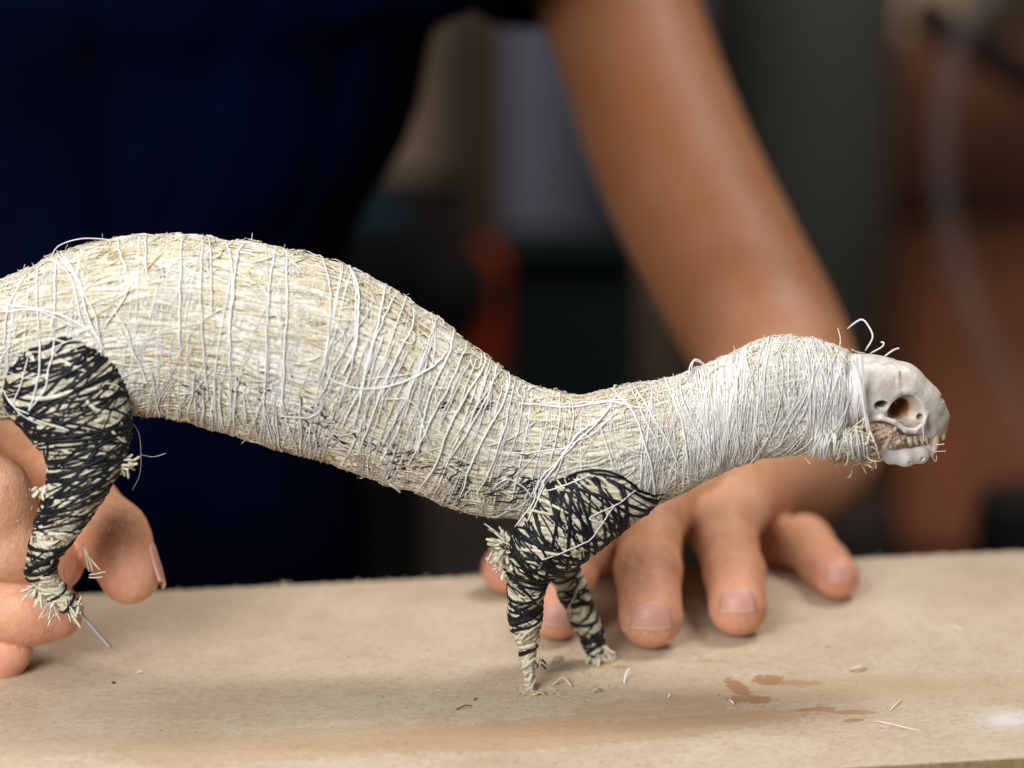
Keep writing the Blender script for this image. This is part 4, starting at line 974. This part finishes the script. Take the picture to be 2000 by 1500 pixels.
# ================================================================== CRUMBS ON THE BOARD
def crumbs():
    g = np.random.default_rng(5); n = 620; K = 5; P = []; Nn = []
    for i in range(n):
        c = [(1035, 1352, 30), (1165, 1298, 40), (1100, 1320, 60), (1700, 1330, 200), (600, 1330, 400), (1400, 1400, 500)][g.choice(6, p=[.2, .2, .15, .1, .15, .2])]
        p_ = ground(c[0]+g.normal()*c[2], max(1175, min(1490, c[1]+g.normal()*c[2]*0.4))); a = g.uniform(0, 6.28); l = g.uniform(.0002, .0011)
        s = np.linspace(-.5, .5, K); P.append(np.stack([p_[0]+np.cos(a+s*g.normal())*s*l, p_[1]+np.sin(a+s*g.normal())*s*l, .00012+s*0+abs(g.normal())*.00008], -1)); Nn.append(np.tile([0, 0, 1.], (K, 1)))
    o = strands('sawdust', np.array(P), np.array(Nn), g.uniform(.00005, .00022, n), .00008, g.uniform(0, 1, n), M_STRAW); return o
tag(crumbs(), 'fine pale sawdust crumbs scattered over the board', 'sawdust', kind='stuff')
def ground_bits(name, items, m, label, cat, group):
    for i, (pts, wpx, tint, lb) in enumerate(items):
        K = 16; Q = catmull([ground(x, y, z*.001) for x, y, z in pts], K)[None]
        o = strands(name, Q, np.tile([0, 0, 1.], (1, K, 1)), wpx*PX/2, wpx*PX*.25, np.array([tint]), m, None, kind=None)
        tag(o, lb, cat, group)
ground_bits('wood_shaving', [([(1078, 1292, .2), (1088, 1283, 1.6), (1100, 1284, .3)], 7, .25, 'small curled tan shaving behind the near front foot'),
   ([(1080, 1338, .2), (1098, 1322, 2.2), (1108, 1330, 1.4), (1118, 1342, .2)], 6, .35, 'largest curled tan shaving, between the two front feet'),
   ([(1160, 1352, .2), (1166, 1345, 1.4), (1178, 1348, .4)], 6, .2, 'small hooked tan shaving right of the near front foot'),
   ([(1040, 1358, .2), (1055, 1352, 1.), (1066, 1358, .2)], 7, .2, 'flat shaving touching the tip of the near front foot'),
   ([(1195, 1302, .2), (1212, 1297, 1.), (1226, 1303, .2)], 6, .2, 'thin tan shaving beside the far front foot'),
   ([(1660, 1308, .2), (1678, 1302, 1.6), (1692, 1306, .3)], 9, .65, 'lone pale chip on the bare board right of the glue stains')], M_STRAW, None, 'wood shaving', 'wood shavings on the board')
ground_bits('loose_fibre', [([(1219, 1335, .2), (1222, 1318, 1.6), (1230, 1304, 3.)], 3.5, .9, 'short white fibre standing up right of the far front foot'),
   ([(1712, 1408, .2), (1745, 1415, .8), (1798, 1428, .2)], 3, .95, 'long white fibre lying right of the glue stains'),
   ([(1738, 1388, .2), (1750, 1375, .9), (1762, 1366, .3)], 2.5, .7, 'short pale fibre lying above the long white fibre'),
   ([(1860, 1222, .2), (1868, 1226, .6), (1880, 1230, .2)], 3.5, .95, 'white fibre at the right of the board behind the glue stains'),
   ([(1424, 1366, .2), (1430, 1370, .8), (1434, 1375, .2)], 4, .95, 'tiny white fibre at the left tip of the brown glue stain'),
   ([(1305, 1363, .2), (1308, 1355, 1.)], 2.5, .8, 'tiny white fibre left of the glue stains, in front of the middle finger'),
   ([(266, 1314, .2), (274, 1311, .8), (279, 1313, .2)], 5, .8, 'white speck of fibre in the shadow below the hind wire')], M_WHITE, None, 'fibre', 'loose white fibres on the board')
ground_bits('dark_lint', [([(890, 1386, .2), (908, 1378, 1.), (922, 1378, .3)], 2.6, .3, 'short bent black lint on the board left of the near front foot'),
   ([(220, 1332, .2), (224, 1334, .4)], 5, .3, 'dark speck on the board near the left hand'),
   ([(925, 1368, .2), (932, 1362, .6)], 2, .3, 'tiny dark thread end above the bent black lint')], M_BLACK, None, 'lint', 'dark lint on the board')
for m_ in bpy.data.materials:
    if m_.name in ('black_plastic', 'black_case', 'black_rubber', 'black_cloth', 'black_bar', 'dull_blue', 'teal_plastic', 'crate_black', 'bucket_dark', 'rust_orange_plastic'):
        m_.node_tree.nodes['Principled BSDF'].inputs['Specular IOR Level'].default_value = 0.12; m_.node_tree.nodes['Principled BSDF'].inputs['Roughness'].default_value = 0.8
# sawn edge fuzz
g = np.random.default_rng(8); n = 260; P = []
for i in range(n):
    x = g.uniform(-.25, .25); o = B0+ux*x+uy*(-.0003)+A_([0, 0, -.0002]); d_ = A_([g.normal()*.7, .5+abs(g.normal())*.4, .5+g.normal()*.4]); d_ /= np.linalg.norm(d_); l = g.uniform(.0003, .0014)*(2 if g.random() < .05 else 1)
    s = np.linspace(0, 1, 5)[:, None]; P.append(o+d_*s*l+A_([g.normal(), 0, g.normal()])*s*s*l*.4)
o = strands('edge_fuzz', np.array(P), np.broadcast_to(A_([0, -1., .3]), (n, 5, 3)), g.uniform(.00008, .0003, n), .0001, g.uniform(.2, .8, n), M_STRAW); 
brd = bpy.data.objects['fibreboard']
o.parent = brd; o.matrix_parent_inverse = (__import__('mathutils').Matrix.LocRotScale(brd.location, brd.rotation_euler, None)).inverted()

# flecks of straw dust stuck to the fingers
g = np.random.default_rng(15); P = []; Nn = []
for cx, cy, sx, sy, k in [(1230, 1130, 30, 60, 26), (1270, 1225, 45, 20, 22), (1440, 1160, 50, 50, 22), (1380, 1000, 60, 20, 8), (1560, 1090, 40, 30, 10), (215, 1020, 40, 60, 16), (30, 960, 40, 80, 10), (60, 1180, 60, 30, 8)]:
    for i in range(k):
        h = hit(bvh_skin, cx+g.normal()*sx*.6, cy+g.normal()*sy*.6)
        if h is None: continue
        p_, n_ = h; d_ = np.cross(n_, g.normal(size=3)); d_ /= np.linalg.norm(d_); s_ = np.linspace(-.5, .5, 4)[:, None]; P.append(p_+n_*.00012+d_*s_*g.uniform(.0003, .0014)); Nn.append(np.tile(n_, (4, 1)))
tag(strands('straw_dust', np.array(P), np.array(Nn), g.uniform(.00008, .00022, len(P)), .00010, g.uniform(.5, 1, len(P)), M_STRAW), 'pale straw dust stuck to the fingers', 'dust', kind='stuff')
